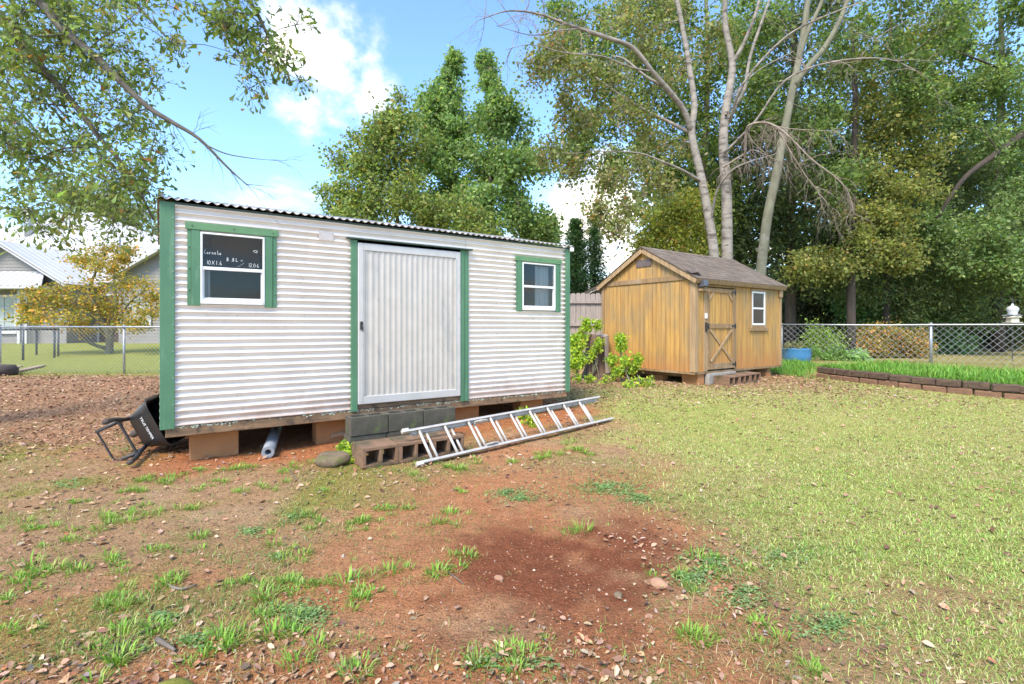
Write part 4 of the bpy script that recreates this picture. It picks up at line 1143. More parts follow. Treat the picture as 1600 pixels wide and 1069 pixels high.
for k, w in enumerate((0.395, 0.60)):
    wblock(0.40 + k * .40, -0.06, w - .005, 0.1, 0, 'concrete', 'grey solid block standing under the planked door, %s' % ('left one' if k == 0 else 'right one'), 'riser_block', 'grey blocks under the planked door', WZ - .047)
for k in range(3):
    p = CW + RX * (0.52 + k * 0.40) - LX * 0.42
    zg = H(*p.xy) - .005
    m4 = fm(p + UP * zg + LX * 0.32, RX, UP, -LX)
    sm = block_mesh(0.39, 0.19, 0.32); sm.materials.append(M['cinder2'])
    place('step_block', sm, 'cinder2', m4, 'brown hollow step block below the planked door, %s' % ordn[k], 'cinder block', 'step blocks of the wooden shed')

# ================================================================== FENCES
# grey board fence between the sheds
pf = thing('board_fence', (1.6, 15.0, H(1.6, 15)), 'grey weathered board fence between the two sheds', 'fence')
for k in range(42):
    x = -1.9 + k * 0.146
    z0 = H(x, 15) + .03
    top = 2.30 + random.uniform(-.015, .015)
    y = 15 + random.uniform(-.004, .004)
    MB().prism([(x, z0), (x + .138, z0), (x + .138, top - .04), (x + .108, top), (x + .03, top), (x, top - .04)], 'y', y, y + .018).build('picket', 'greywood', pf)
for z in (0.45, 1.33, 2.0):
    MB().box(-1.95, 4.3, 14.94, 14.993, z, z + .085).build('rail', 'greywood', pf)
def tubeobj(name, pts, r, material, parent=None, n=8):
    return MB().tube(pts, r, n).build(name, material, parent, True)
def chain_mesh(a, b_, h, cell, r, parent, z0=0.04):
    a = Vector(a); b_ = Vector(b_); L = (b_ - a).length; d = (b_ - a).normalized()
    mb = MB()
    k = -int(h / cell) - 1
    while k * cell < L:
        for s in (0, 1):
            s0 = k * cell
            t0, t1 = 0.0, h
            x0, x1 = s0, s0 + h
            if x0 < 0: t0 = -x0; x0 = 0
            if x1 > L: t1 -= (x1 - L); x1 = L
            if t1 - t0 > .02:
                za, zb = (t0, t1) if s == 0 else (h - t0, h - t1)
                off = d.cross(UP) * (0.004 if s else -0.004)
                pa = a + d * x0 + UP * (z0 + za) + off; pb = a + d * x1 + UP * (z0 + zb) + off
                pa.z += H(pa.x, pa.y) - a.z if False else 0
                mb.tube([pa, pb], r, 3, False)
        k += 1
    return mb.build('chain_link', 'wire', parent)
# left chain-link fence
za = H(-9, 12.3)
fl = thing('chain_link_fence', (-9.4, 12.3, za), 'chain-link fence with grey pipe rail in front of the maple', 'fence')
tubeobj('rail', [(-15, 12.3, 1.305), (-3.0, 12.3, 1.295)], 0.02, 'galv', fl)
for x in (-12.5, (192 - 800) / 790 * 12.3, -6.4, -3.3):
    p = tubeobj('post', [(x, 12.34, H(x, 12.3) - .1), (x, 12.34, 1.33)], 0.028, 'galv', fl)
    tubeobj('post_cap', [(x, 12.34, 1.331), (x, 12.34, 1.345), (x, 12.34, 1.36)], [0.032, 0.030, 0.012], 'galv', p)
chain_mesh((-15, 12.3, za), (-3.0, 12.3, za), 1.3 - za - .06, 0.10, 0.0020, fl)
# right chain-link fence
P0, P1, P2 = Vector((9.55, 17.9, 0)), Vector((13.1, 15.8, 0)), Vector((17.6, 13.1, 0))
fr_ = thing('chain_link_fence', (13.1, 15.8, H(13.1, 15.8)), 'chain-link fence with silver pipe rail behind the grass border', 'fence')
zr = 1.37
sag = [Vector((9.55, 17.9, zr + .02)), Vector((11.2, 16.9, zr - .0)), Vector((12.0, 16.45, zr - .01)), Vector((13.1, 15.8, zr)), Vector((15.3, 14.45, zr)), Vector((17.6, 13.1, zr))]
tubeobj('rail', sag, 0.025, 'galv', fr_)
for p_ in (P0, P1, P2):
    q = p_ + Vector((0.03, 0.05, 0))
    p = tubeobj('post', [(q.x, q.y, H(q.x, q.y) - .1), (q.x, q.y, zr + .03)], 0.045 if p_ is P1 else 0.03, 'galv', fr_)
    tubeobj('post_cap', [(q.x, q.y, zr + .031), (q.x, q.y, zr + .05), (q.x, q.y, zr + .07)], [0.05, 0.045, 0.015], 'galv', p)
for a, b_ in ((P0, P1), (P1, P2)):
    zz0 = H(12, 16)
    chain_mesh((a.x, a.y, zz0), (b_.x, b_.y, zz0), zr - zz0 - .05, 0.19, 0.0042, fr_)
# dark pipe frame on the far lawn
pfm = thing('pipe_stand', (-17, 16.6, H(-17, 16.6)), 'dark pipe stand with thin legs on the far lawn', 'stand')
legs = [(-6, 566), (36, 563), (57, 555), (85, 559), (91, 557)]
tops = []
for px, py in legs:
    g = G(px, py)
    tp = Vector((g.x, g.y, 1.22))
    tops.append(tp)
    tubeobj('leg', [(g.x, g.y, g.z - .05), tp], 0.035, 'darkpipe', pfm, 6)
tubeobj('rail', [tops[0] - Vector((2, 0, 0)), tops[1], tops[3]], 0.035, 'darkpipe', pfm, 6)
tubeobj('rail', [tops[0] + Vector((-1.5, 2.0, 0)), tops[2], tops[4], tops[3]], 0.035, 'darkpipe', pfm, 6)
# black tub and planks at the left edge
g = G(2, 588)
bt = MB((g.x - .28, g.y + .2, g.z), (1, 0, 0), (0, 1, 0), UP).lathe([(0.30, -0.02), (0.34, 0.02), (0.36, 0.13), (0.30, 0.24), (0.2, 0.25), (0.19, 0.22), (0.19, 0.02)], 24).build('old_tyre', 'rubber', None, True)
tag(bt, 'black worn tyre lying at the left edge behind planks', 'tyre')
for k, (a, b_) in enumerate((((0, 588), (66, 573)), ((-20, 590), (30, 577)))):
    p = G(*a); q = G(*b_); p.z += .03 + .05 * k; q.z += .03 + .05 * k
    o = MB().bar(p, q, 0.16, 0.035).build('plank', mat('tan_plank_%d' % k, (0.40, 0.28, 0.18), (0.30, 0.20, 0.13), 6, 0.9, 0, 0.4))
    tag(o, ['long tan plank lying on the litter near the tyre', 'shorter tan plank under the worn tyre'][k], 'plank', 'planks by the tyre')

# ================================================================== NEIGHBOUR HOUSE (left)
hz = 0.46
hs = thing('house', (-23, 28, hz), 'grey sided house with white metal roof behind the maple', 'house')
def lap_wall(poly_fn, x0, x1, z0, z1, y, step=0.17):
    """horizontal lap boards over [x0,x1]; poly_fn(z) gives the x-range at height z"""
    mb = MB()
    z = z0
    while z < z1:
        zt = min(z + step, z1)
        a0, b0 = poly_fn(z); a1, b1 = poly_fn(zt)
        if b1 - a1 > 0.02 or b0 - a0 > .02:
            mb.add([(a0, y - .02, z), (b0, y - .02, z), (b1, y - .004, zt), (a1, y - .004, zt), (a0, y, z), (b0, y, z)], [(0, 1, 2, 3), (4, 5, 1, 0)])
        z = zt
    return mb
Yw = 26.0
def gable(cx, hw, ez, rise):
    return lambda z: (cx - hw * (1 - max(0, z - ez) / rise), cx + hw * (1 - max(0, z - ez) / rise))
lw = gable(-26.1, 3.2, 3.66, 2.0)
lap_wall(lw, 0, 0, hz, 5.62, Yw).build('front_wall', 'housewall', hs)
rw = gable(-16.2, 4.0, 3.95, 2.25)
lap_wall(rw, 0, 0, hz, 6.15, Yw).build('front_wall', 'housewall', hs)
lap_wall(lambda z: (-23.0, -20.1), 0, 0, hz, 4.1, 28.0).build('front_wall', 'housewall', hs)
mb = MB()
mb.box(-29.2, -29.0, Yw, 38, hz, 3.8).box(-12.4, -12.2, Yw, 38, hz, 3.9).box(-29, -12.4, 37.8, 38, hz, 3.8).box(-23.05, -22.9, Yw, 28, hz, 3.7).box(-20.2, -20.05, Yw, 28, hz, 3.9)
mb.build_each('side_wall', 'housewall', hs)
MB().box(-29.25, -22.85, Yw - .05, Yw + .1, hz - .35, hz - .001).box(-20.25, -12.15, Yw - .05, Yw + .1, hz - .35, hz - .001).box(-23, -20, 27.9, 28, hz - .35, hz - .001).build_each('footing', 'redbrick', hs)
def slab(name, a, b_, c_, d_, t, material, parent, ribs=0):
    """roof plane a-b (eave) c-d (ridge side) with raised seams up the slope"""
    a, b_, c_, d_ = map(Vector, (a, b_, c_, d_))
    n = (b_ - a).cross(d_ - a).normalized()
    if n.z < 0: n = -n
    mb = MB()
    vs = [a, b_, c_, d_, a - n * t, b_ - n * t, c_ - n * t, d_ - n * t]
    mb.add(vs, [(0, 1, 2, 3), (7, 6, 5, 4), (0, 4, 5, 1), (1, 5, 6, 2), (2, 6, 7, 3), (3, 7, 4, 0)])
    o = mb.build(name, material, parent)
    if ribs:
        rb = MB(); L = (b_ - a).length; e = (b_ - a).normalized()
        up_ = n.cross(e)
        if up_.z < 0: up_ = -up_
        k = 1
        while k * ribs < L:
            p = a + e * (k * ribs)
            # climb until leaving the quad: intersect with edges a-d, d-c, c-b
            best = None
            for p0, p1 in ((a, d_), (d_, c_), (c_, b_)):
                ed = p1 - p0
                m2 = np.array([[up_.dot(e), -ed.dot(e)], [1.0, -ed.dot(up_)]])
                r2 = np.array([(p0 - p).dot(e), (p0 - p).dot(up_)])
                if abs(np.linalg.det(m2)) > 1e-6:
                    t_, s_ = np.linalg.solve(m2, r2)
                    if -1e-6 <= s_ <= 1 + 1e-6 and t_ > 0.05:
                        best = t_ if best is None else min(best, t_)
            if best:
                rb.bar(p + n * .01, p + up_ * best + n * .01, 0.035, 0.025, n)
            k += 1
        rb.build('roof_seam', material, o)['kind'] = 'stuff'
    return o
ez = 3.75
slab('roof', (-34, 27.7, ez), (-14.8, 27.7, ez), (-27.9, 33.6, 8.9), (-30.5, 33.6, 8.9), .08, 'houseroof', hs, 0.42)
slab('roof', (-14.8, 27.7, ez), (-14.8, 39.5, ez), (-27.9, 33.6, 8.9), (-27.9, 33.59, 8.9), .08, 'houseroof', hs, 0.42)
slab('roof', (-14.8, 39.5, ez), (-34, 39.5, ez), (-30.5, 33.6, 8.9), (-27.9, 33.6, 8.9), .08, 'houseroof', hs)
for cx, hw, e0, rise, yb in ((-26.1, 3.2, 3.66, 2.0, 32.0), (-16.2, 4.0, 3.95, 2.25, 33.0)):
    s_ = rise / hw; ov = 0.35
    slab('roof', (cx + hw + ov, Yw - .45, e0 - s_ * ov + .06), (cx + hw + ov, yb, e0 - s_ * ov + .06), (cx, yb, e0 + rise + .06), (cx, Yw - .45, e0 + rise + .06), .07, 'houseroof', hs, 0.42)
    slab('roof', (cx - hw - ov, Yw - .45, e0 - s_ * ov + .06), (cx - hw - ov, yb, e0 - s_ * ov + .06), (cx, yb, e0 + rise + .06), (cx, Yw - .45, e0 + rise + .06), .07, 'houseroof', hs, 0.42)
    for sg in (-1, 1):
        MB().bar((cx + sg * (hw + ov), Yw - .42, e0 - s_ * ov - .1), (cx, Yw - .42, e0 + rise - .1), 0.05, 0.22, (0, -1, 0)).build('fascia', 'housetrim', hs)
# small metal bay roof, bay window, trim posts
slab('bay_roof', (-27.5, 24.9, 3.35), (-23.2, 24.9, 3.35), (-24.0, 25.95, 4.15), (-27.5, 25.95, 4.15), .06, 'houseroof', hs, 0.33)
MB().box(-27.5, -23.25, 24.9, 25.97, 3.2, 3.33).build('bay_fascia', 'housetrim', hs)
bw_ = MB()
x0, x1, z0, z1, yy = -27.4, -25.35, 0.95, 2.95, 25.93
bw_.box(x0, x0 + .14, yy - .06, yy, z0, z1).box(x1 - .14, x1, yy - .06, yy, z0, z1).box(x0 + .14, x1 - .14, yy - .06, yy, z0, z0 + .14).box(x0 + .14, x1 - .14, yy - .06, yy, z1 - .14, z1)
for k in (1, 2): bw_.box(x0 + k * .68 - .02, x0 + k * .68 + .02, yy - .05, yy, z0 + .14, z1 - .14)
for k in (1, 2): bw_.box(x0 + .14, x1 - .14, yy - .045, yy - .003, z0 + k * .66 - .02, z0 + k * .66 + .02)
bwin = bw_.build('window', 'housetrim', hs)
MB().box(x0 + .1, x1 - .1, yy - .02, yy - .004, z0 + .1, z1 - .1).build('pane', mat('house_glass', (0.36, 0.40, 0.37), (0.24, 0.28, 0.24), 1.2, 0.25), bwin)
for x in (-24.9, -24.55):
    MB().box(x - .07, x + .07, 25.5, 25.64, hz, 3.2).build('porch_post', 'housetrim', hs)
x0, x1, z0, z1 = -22.8, -21.7, 0.7, 3.0
dw = MB().box(x0 - .13, x0, 27.9, 27.97, hz, z1 + .13).box(x1, x1 + .13, 27.9, 27.97, hz, z1 + .13).box(x0, x1, 27.9, 27.97, z1, z1 + .13).build('door', 'housetrim', hs)
MB().box(x0, x1, 27.93, 27.98, hz, z1).build('door_panel', mat('brown_door', (0.10, 0.06, 0.045), (0.14, 0.09, 0.06), 2, 0.6), dw)
x0, x1, z0, z1 = -19.6, -18.5, 1.3, 2.8
w2 = MB().box(x0, x0 + .1, 25.9, 25.97, z0, z1).box(x1 - .1, x1, 25.9, 25.97, z0, z1).box(x0 + .1, x1 - .1, 25.9, 25.97, z1 - .1, z1).box(x0 + .1, x1 - .1, 25.9, 25.97, z0, z0 + .1).box(x0 + .1, x1 - .1, 25.91, 25.96, 2.02, 2.08).build('window', 'housetrim', hs)
MB().box(x0 + .08, x1 - .08, 25.94, 25.972, z0 + .08, z1 - .08).build('pane', bpy.data.materials['house_glass'], w2)
for px, py0, py1, Y, r in ((186, 371, 392, 30.0, .10), (45, 325, 372, 31.5, .22)):
    p = P(px, py1, Y); q = P(px, py0, Y)
    MB().tube([p - UP * .6, q, q + UP * .02], [r, r, r * .6], 10).build('roof_pipe', 'galv', hs, True)
# neighbour's low roof behind the board fence
nb = thing('neighbour_house', (4.2, 24, 0.16), 'white sided house with grey roof behind the board fence', 'house')
ap = P(1008, 408, 24.0); el = P(903, 462, 24.0)
s_ = (ap.z - el.z) / (ap.x - el.x)
er = Vector((2 * ap.x - el.x, 24, el.z))
lap_wall(lambda z: (el.x + .35 + max(0, z - el.z) / s_, er.x - .35 - max(0, z - el.z) / s_), 0, 0, 0.1, ap.z - .1, 24.4).build('front_wall', 'housewall', nb)
slab('roof', (el.x, 23.9, el.z), (el.x, 30, el.z), (ap.x, 30, ap.z), (ap.x, 23.9, ap.z), .1, 'shingle', nb)
slab('roof', (er.x, 23.9, er.z), (er.x, 30, er.z), (ap.x, 30, ap.z), (ap.x, 23.9, ap.z), .1, 'shingle', nb)
MB().box(el.x + .35, er.x - .35, 29.8, 30, 0, el.z).box(el.x + .35, el.x + .5, 24.41, 29.8, 0, el.z).box(er.x - .5, er.x - .35, 24.41, 29.8, 0, el.z).build_each('side_wall', 'housewall', nb)
for a, b_ in ((el, ap), (er, ap)):
    MB().bar((a.x, 23.88, a.z - .16), (b_.x, 23.88, b_.z - .16), 0.04, 0.22, (0, -1, 0)).build('fascia', 'housetrim', nb)

# ================================================================== BORDER, PLANTER, FEEDERS
edge_pts = [G(1279, 590), G(1330, 597), G(1395, 604), G(1465, 612), G(1535, 619), G(1605, 626), G(1720, 640)]
ed = thing('timber_border', edge_pts[3], 'two course border of short dark timbers round the grass bed', 'border')
cum = [0]
for p, q in zip(edge_pts[:-1], edge_pts[1:]):
    cum.append(cum[-1] + (q - p).length)
def along(t):
    t = max(0, min(t, cum[-1] - 1e-4))
    for i in range(len(cum) - 1):
        if t <= cum[i + 1]:
            f = (t - cum[i]) / (cum[i + 1] - cum[i])
            return edge_pts[i].lerp(edge_pts[i + 1], f)
SEG = 0.36
for course in (0, 1):
    t = -0.0 if course == 0 else -0.16
    while t < cum[-1] - .1:
        p, q = along(t + .006), along(t + SEG - .006)
        if (q - p).length > .1:
            off = Vector((random.uniform(-.012, .012), random.uniform(-.012, .012), 0))
            z0 = min(H(p.x, p.y), H(q.x, q.y)) - .02
            zz_ = z0 + 0.065 + course * 0.134
            a = Vector((p.x, p.y, zz_)) + off; b_ = Vector((q.x, q.y, zz_ + random.uniform(-.006, .006))) + off
            MB().bar(a, b_, 0.15 + random.uniform(-.01, .015), 0.13).build('timber', 'timber2' if course == 0 else 'timber', ed, bev=0.018)
        t += SEG
g = G(1245, 565)
bb = thing('blue_planter', g, 'blue cut barrel planter beside the wooden shed', 'planter')
MB(g, (1, 0, 0), (0, 1, 0), UP).lathe([(0.36, -0.02), (0.40, 0.05), (0.425, 0.22), (0.42, 0.40), (0.43, 0.42), (0.41, 0.43), (0.40, 0.36)], 28).build('barrel', 'bluebarrel', bb, True)
MB(g, (1, 0, 0), (0, 1, 0), UP).lathe([(0.398, 0.33), (0.398, 0.365), (0.2, 0.39), (0.02, 0.39)], 20).build('soil', 'soil', bb, True)
fx, fy = (1582 - 800) / 790 * 17.0, 17.0
fd = thing('bird_feeder', (fx, fy, H(fx, fy)), 'pole with two bird feeders behind the right chain-link fence', 'bird feeder')
sc_ = 17.0 / 790
MB().tube([(fx, fy, H(fx, fy) - .1), (fx, fy, P(0, 464, 17).z)], 0.016, 6).build('pole', 'blacksteel', fd)
zt = P(0, 485, 17).z
MB((fx, fy, zt - .13), (1, 0, 0), (0, 1, 0), UP).lathe([(0.13, -0.02), (0.14, 0.0), (0.125, 0.05), (0.16, 0.13), (0.165, 0.19), (0.12, 0.25), (0.05, 0.28), (0.02, 0.36)], 18).build('seed_jar', 'seedjar', fd, True)
MB((fx, fy, zt - .18), (1, 0, 0), (0, 1, 0), UP).lathe([(0.05, 0.0), (0.2, 0.015), (0.2, 0.03), (0.14, 0.035)], 16).box(-.36, .34, -.012, .012, -.0, .02).build('perch_tray', 'galv', fd)
z2 = P(0, 502, 17).z
MB((fx, fy, z2), (1, 0, 0), (0, 1, 0), UP).box(-.13, .13, -.1, .1, -.03, .12).build('feeder_house', 'feeder', fd)
MB((fx, fy, z2), (1, 0, 0), (0, 1, 0), UP).prism([(-.19, .125), (.19, .125), (.03, .22), (-.03, .22)], 'y', -.15, .15).build('feeder_roof', 'feeder', fd)
MB((fx, fy, z2), (1, 0, 0), (0, 1, 0), UP).box(-.2, .2, -.15, .15, -.05, -.031).build('feeder_tray', 'feeder', fd)

# ================================================================== TREES AND SHRUBS
def spline(pts, n=4):
    pts = [Vector(p) for p in pts]
    if len(pts) < 3:
        return [pts[0].lerp(pts[-1], k / n) for k in range(n + 1)]
    out = []
    q = [pts[0] * 2 - pts[1]] + pts + [pts[-1] * 2 - pts[-2]]
    for i in range(1, len(q) - 2):
        for k in range(n):
            t = k / n
            a, b_, c_, d_ = q[i - 1], q[i], q[i + 1], q[i + 2]
            out.append(0.5 * ((2 * b_) + (c_ - a) * t + (2 * a - 5 * b_ + 4 * c_ - d_) * t * t + (3 * b_ - a - 3 * c_ + d_) * t ** 3))
    out.append(pts[-1])
    return out
def rvec(r=1.0):
    v = Vector((random.gauss(0, 1), random.gauss(0, 1), random.gauss(0, 1)))
    return v.normalized() * r
class Tree:
    def __init__(self, name, label, cat, base, bark, group=None, leafmat='leaf'):
        self.root = thing(name, base, label, cat, group)
        self.bark = bark; self.wood = MB(); self.twigs = MB(); self.nodes = []; self.leafmat = leafmat
        self.L = []            # leaf batches: pos, tang, norm, len, wid, col
    def limb(self, pts, r0, r1, n=7, sub=4, node=True):
        p = spline(pts, sub)
        k = len(p)
        rr_ = [r0 + (r1 - r0) * (i / (k - 1)) for i in range(k)]
        self.wood.tube(p, rr_, n)
        if node:
            self.nodes += [(q, r) for q, r in zip(p, rr_)]
        return p
    def bare(self, p, r, length, depth, spread=0.7, droop=0.0, d=None):
        """leafless twig that forks"""
        d = rvec() if d is None else Vector(d).normalized()
        pts = [p]
        q = Vector(p)
        for k in range(3):
            d = (d + rvec(0.28) + Vector((0, 0, -droop))).normalized()
            q = q + d * (length / 3)
            pts.append(q.copy())
        self.twigs.tube(pts, [r, r * .85, r * .65, r * .35], 4 if r > .008 else 3, False)
        if depth > 0:
            for k in range(random.choice((2, 3))):
                j = random.randint(1, 3)
                self.bare(pts[j], r * 0.55, length * random.uniform(.5, .8), depth - 1, spread, droop, (d + rvec(spread)).normalized())
    def clump(self, c, r, nleaf, size, cols, w, ntw=7, aspect=0.5, upbias=0.5, droop=0.15, flat=1.0, bright=None, rb=0.012, jit=0.15, out=None, connect=True, twr=0.005, spread=0.46):
        c = Vector(c)
        if connect and self.nodes:
            best = min(self.nodes, key=lambda nd: (nd[0] - c).length + 0.8 * max(0, nd[0].z - c.z))
            p0, pr = best
            L = (c - p0).length
            if L > 0.05:
                mid = p0.lerp(c, .5) + rvec(L * .10) + Vector((0, 0, L * .06))
                pts = spline([p0, mid, c], 3)
                r0 = min(pr * .6, rb + 0.010 * L)
                rr_ = [r0 + (twr * 1.5 - r0) * i / (len(pts) - 1) for i in range(len(pts))]
                self.wood.tube(pts, rr_, 5, False)
                self.nodes += [(q, x) for q, x in zip(pts[2:], rr_[2:])]
        P_, T_ = [], []
        nleaf = int(nleaf * 2.75); size = size * 0.88
        per = max(1, nleaf // ntw)
        for t in range(ntw):
            d = rvec(); d.z *= flat
            d.z -= droop * .5
            e = c + d * r * random.uniform(.6, 1.1)
            m_ = c.lerp(e, .5) + rvec(r * .12)
            self.twigs.tube([c, m_, e], [twr, twr * .8, twr * .45], 3, False)
            ts = np.sqrt(rng.random(per)) if r > .3 else rng.random(per)
            a = np.array(c); mm = np.array(m_); ee = np.array(e)
            tt = ts[:, None]
            pos = (1 - tt) ** 2 * a + 2 * tt * (1 - tt) * mm + tt ** 2 * ee + rng.standard_normal((per, 3)) * r * spread * np.array([1, 1, flat * .8 + .2])
            P_.append(pos)
            T_.append(np.tile(unit(np.array(d)[None]), (per, 1)) * 0.6 + rng.standard_normal((per, 3)) * 0.6 + np.array([0, 0, -droop]))
        pos = np.concatenate(P_); n = len(pos)
        nr = rng.standard_normal((n, 3)) * 0.75 + np.array([0, 0, upbias * 1.6])
        b_ = bright if bright is not None else random.uniform(.8, 1.2)
        ln = size * np.clip(rng.gamma(7, .137, n), .4, 1.75)
        self.L.append((pos, np.concatenate(T_), nr, ln, ln * aspect * rng.uniform(.8, 1.2, n), palette(n, cols, w, jit) * b_ * 1.72))
    def discs(self, discs, n_sub, r_sub, nleaf, size, cols, w, depth=1.0, **k):
        """discs (px, py, r_px, Y): balls of foliage; n_sub clumps are spread through each ball"""
        for px, py, rp, Y in discs:
            c0 = P(px, py, Y); R = rp / F * Y
            cs = []
            for _ in range(n_sub):
                o = rvec(R * random.random() ** 0.45)
                o.y *= depth
                cs.append(c0 + o)
            cs.sort(key=lambda q: (q - c0).length)
            for q in cs:
                self.clump(q, r_sub * random.uniform(.75, 1.25), nleaf, size, cols, w, **k)
    def finish(self, tmpl=LEAF4, crown='crown', trunk='trunk'):
        if self.wood.v:
            tr = self.wood.build(trunk, self.bark, self.root, True)
        if self.twigs.v:
            self.twigs.build('twigs', self.bark if self.bark != 'palebark' else 'deadtwig', self.root, True)['kind'] = 'stuff'
        if self.L:
            a = [np.concatenate([b_[i] for b_ in self.L]) for i in range(6)]
            me = scatter(crown, tmpl, *a)
            o = link(crown, me, self.leafmat, self.root)
            o['kind'] = 'stuff'
        return self.root

GREEN = [(0.075, 0.135, 0.03), (0.105, 0.17, 0.035), (0.15, 0.20, 0.045), (0.05, 0.10, 0.028)]
# ---- oak whose limbs reach in from the left
ob = Vector((-7.6, 5.6, H(-7.6, 5.6)))
oak = Tree('oak_tree', 'oak whose leafy limbs hang over the upper left corner', 'tree', ob, 'oakbark')
oak.limb([ob - UP * .2, ob + Vector((.05, 0, 2.2)), ob + Vector((.25, 0, 4.4)), ob + Vector((.3, .1, 6.2)), ob + Vector((.5, .2, 8.5))], .30, .12, 12)
hub = ob + Vector((.27, 0, 5.2))
l1 = [hub, P(-120, -40, 5.6), P(0, 28, 5.5), P(22, 41, 5.5), P(37, 75, 5.45), P(75, 116, 5.4), P(120, 168, 5.3), P(157, 217, 5.2), P(202, 270, 5.15), P(240, 344, 5.1)]
l2 = [hub + UP * .6, P(-60, -75, 5.2), P(56, 0, 5.0), P(94, 41, 4.95), P(150, 90, 4.9), P(187, 127, 4.85), P(232, 168, 4.8), P(269, 191, 4.75), P(311, 217, 4.7), P(356, 262, 4.7), P(386, 289, 4.7)]
l3 = [hub + UP * 1.0, P(60, -160, 5.4), P(230, -120, 5.3), P(340, -60, 5.2), P(395, 10, 5.2), P(425, 70, 5.2)]
l4 = [hub + UP * .3, P(-80, 60, 6.4), P(40, 120, 6.6), P(110, 190, 6.7)]
l5 = [hub + UP * .9, P(30, -120, 6.2), P(150, -60, 6.2), P(215, 10, 6.2), P(262, 60, 6.1)]
l6 = [hub - UP * .6, P(-90, 160, 5.9), P(10, 220, 6.0), P(50, 290, 6.0)]
oak.limb(l1, .075, .010, 8); oak.limb(l2, .055, .005, 8); oak.limb(l3, .07, .010, 7); oak.limb(l4, .05, .010, 6); oak.limb(l5, .05, .010, 6); oak.limb(l6, .05, .01, 6)
oak.limb([P(318, 225, 4.7), P(352, 240, 4.68), P(390, 247, 4.66), P(419, 250, 4.64)], .008, .002, 5, node=False)
for a, b_ in (((250, 180), (262, 262)), ((272, 194), (305, 255)), ((262, 190), (270, 240)), ((338, 246), (350, 285)), ((385, 288), (432, 293))):
    oak.limb([P(*a, 4.76), P((a[0] + b_[0]) / 2 + 3, (a[1] + b_[1]) / 2, 4.75), P(*b_, 4.74)], .0035, .001, 4, node=False)
for q_, dd_ in ((P(386, 289, 4.7), (.8, 0, -.5)), (P(356, 262, 4.7), (.6, .3, -.6)), (P(311, 217, 4.7), (.5, 0, -.7)), (P(419, 250, 4.64), (1, 0, -.1)), (P(269, 191, 4.75), (.2, -.2, -1)), (P(240, 175, 4.8), (0, .2, -1)), (P(300, 210, 4.7), (.4, .3, .6))):
    for _ in range(2):
        oak.bare(q_, .0028, random.uniform(.18, .34), 1, .6, .05, dd_)
OAKC = [(0.075, 0.11, 0.03), (0.105, 0.145, 0.04), (0.14, 0.17, 0.055), (0.19, 0.16, 0.06), (0.22, 0.11, 0.04)]
OAKW = [4, 5, 3, .5, .18]
def region(tree, polys, n, Yr, **k):
    """n clumps thrown into pixel rectangles at depths Yr"""
    for x0, y0, x1, y1, m in polys:
        for _ in range(m):
            tree.clump(P(random.uniform(x0, x1), random.uniform(y0, y1), random.uniform(*Yr)), **k)
ok = dict(size=0.080, cols=OAKC, w=OAKW, aspect=0.62, upbias=.35, droop=.3, ntw=8, rb=.005, twr=.0028, jit=.2, spread=.22)
region(oak, [(-10, -30, 120, 60, 20), (-10, 60, 110, 160, 23), (100, -30, 240, 60, 17), (90, 60, 200, 130, 14), (0, 160, 120, 260, 20), (110, 160, 210, 250, 14), (185, 95, 250, 175, 7), (190, 230, 262, 300, 8), (130, 255, 235, 330, 11), (0, 260, 95, 335, 11), (30, 330, 110, 360, 4), (160, 325, 235, 355, 4)], 0, (4.7, 6.3), r=.30, nleaf=31, **ok)
region(oak, [(320, -20, 420, 30, 8), (340, 20, 440, 75, 9), (370, 70, 450, 115, 6), (440, 90, 470, 130, 2), (310, 0, 345, 80, 3), (380, 110, 415, 150, 2), (448, 10, 470, 40, 1), (240, -30, 330, 20, 4), (255, 30, 300, 90, 3)], 0, (4.9, 5.5), r=.20, nleaf=22, **ok)
oak.finish(LEAF_OAK)

# ---- trees behind the metal shed
def trunk_to(t, px, top, Y, r, lean=0, z0=None):
    b_ = P(px, 540, Y); b_.z = H(b_.x, b_.y) - .1
    tp = P(px + lean, top, Y)
    t.limb([b_, b_.lerp(tp, .35) + Vector((.1, 0, 0)), b_.lerp(tp, .7) - Vector((.08, 0, 0)), tp], r, .03, 8)
PEAR = [(0.085, 0.145, 0.05), (0.12, 0.185, 0.06), (0.16, 0.225, 0.08), (0.22, 0.26, 0.11)]
pk = dict(spread=.32, cols=PEAR, w=[3, 4, 3, 1], aspect=.72, upbias=.3, ntw=8, jit=.2, twr=.008, rb=.015)
t = Tree('poplar_tree', 'tall narrow green tree behind the shed roof, left of the twin tops', 'tree', (P(706, 540, 23).x, 23, .16), 'bark', 'trees behind the metal shed')
trunk_to(t, 708, 95, 23, .16)
t.discs([(710, 92, 5, 23), (706, 106, 8, 23), (702, 122, 14, 23), (694, 145, 22, 23)], 9, .34, 60, .14, **pk)
t.discs([(692, 165, 28, 23), (684, 185, 34, 23.2), (715, 205, 40, 23), (680, 225, 45, 23), (712, 262, 48, 22.8), (672, 290, 48, 23), (715, 322, 48, 23), (690, 350, 50, 22.6)], 11, .62, 135, .155, **pk)
t.finish()
t = Tree('poplar_tree', 'tall narrow green tree behind the shed roof, right of the twin tops', 'tree', (P(765, 540, 22).x, 22, .16), 'bark', 'trees behind the metal shed')
trunk_to(t, 768, 95, 22, .16)
t.discs([(758, 90, 4, 22), (760, 105, 7, 22), (766, 124, 13, 22), (774, 145, 20, 22)], 9, .32, 60, .135, **pk)
t.discs([(780, 168, 28, 22),  (785, 200, 44, 22), (770, 240, 48, 22), (800, 265, 48, 22), (790, 305, 52, 22), (818, 335, 40, 22), (760, 340, 50, 21.8), (838, 350, 20, 22)], 11, .6, 135, .15, **pk)
t.finish()
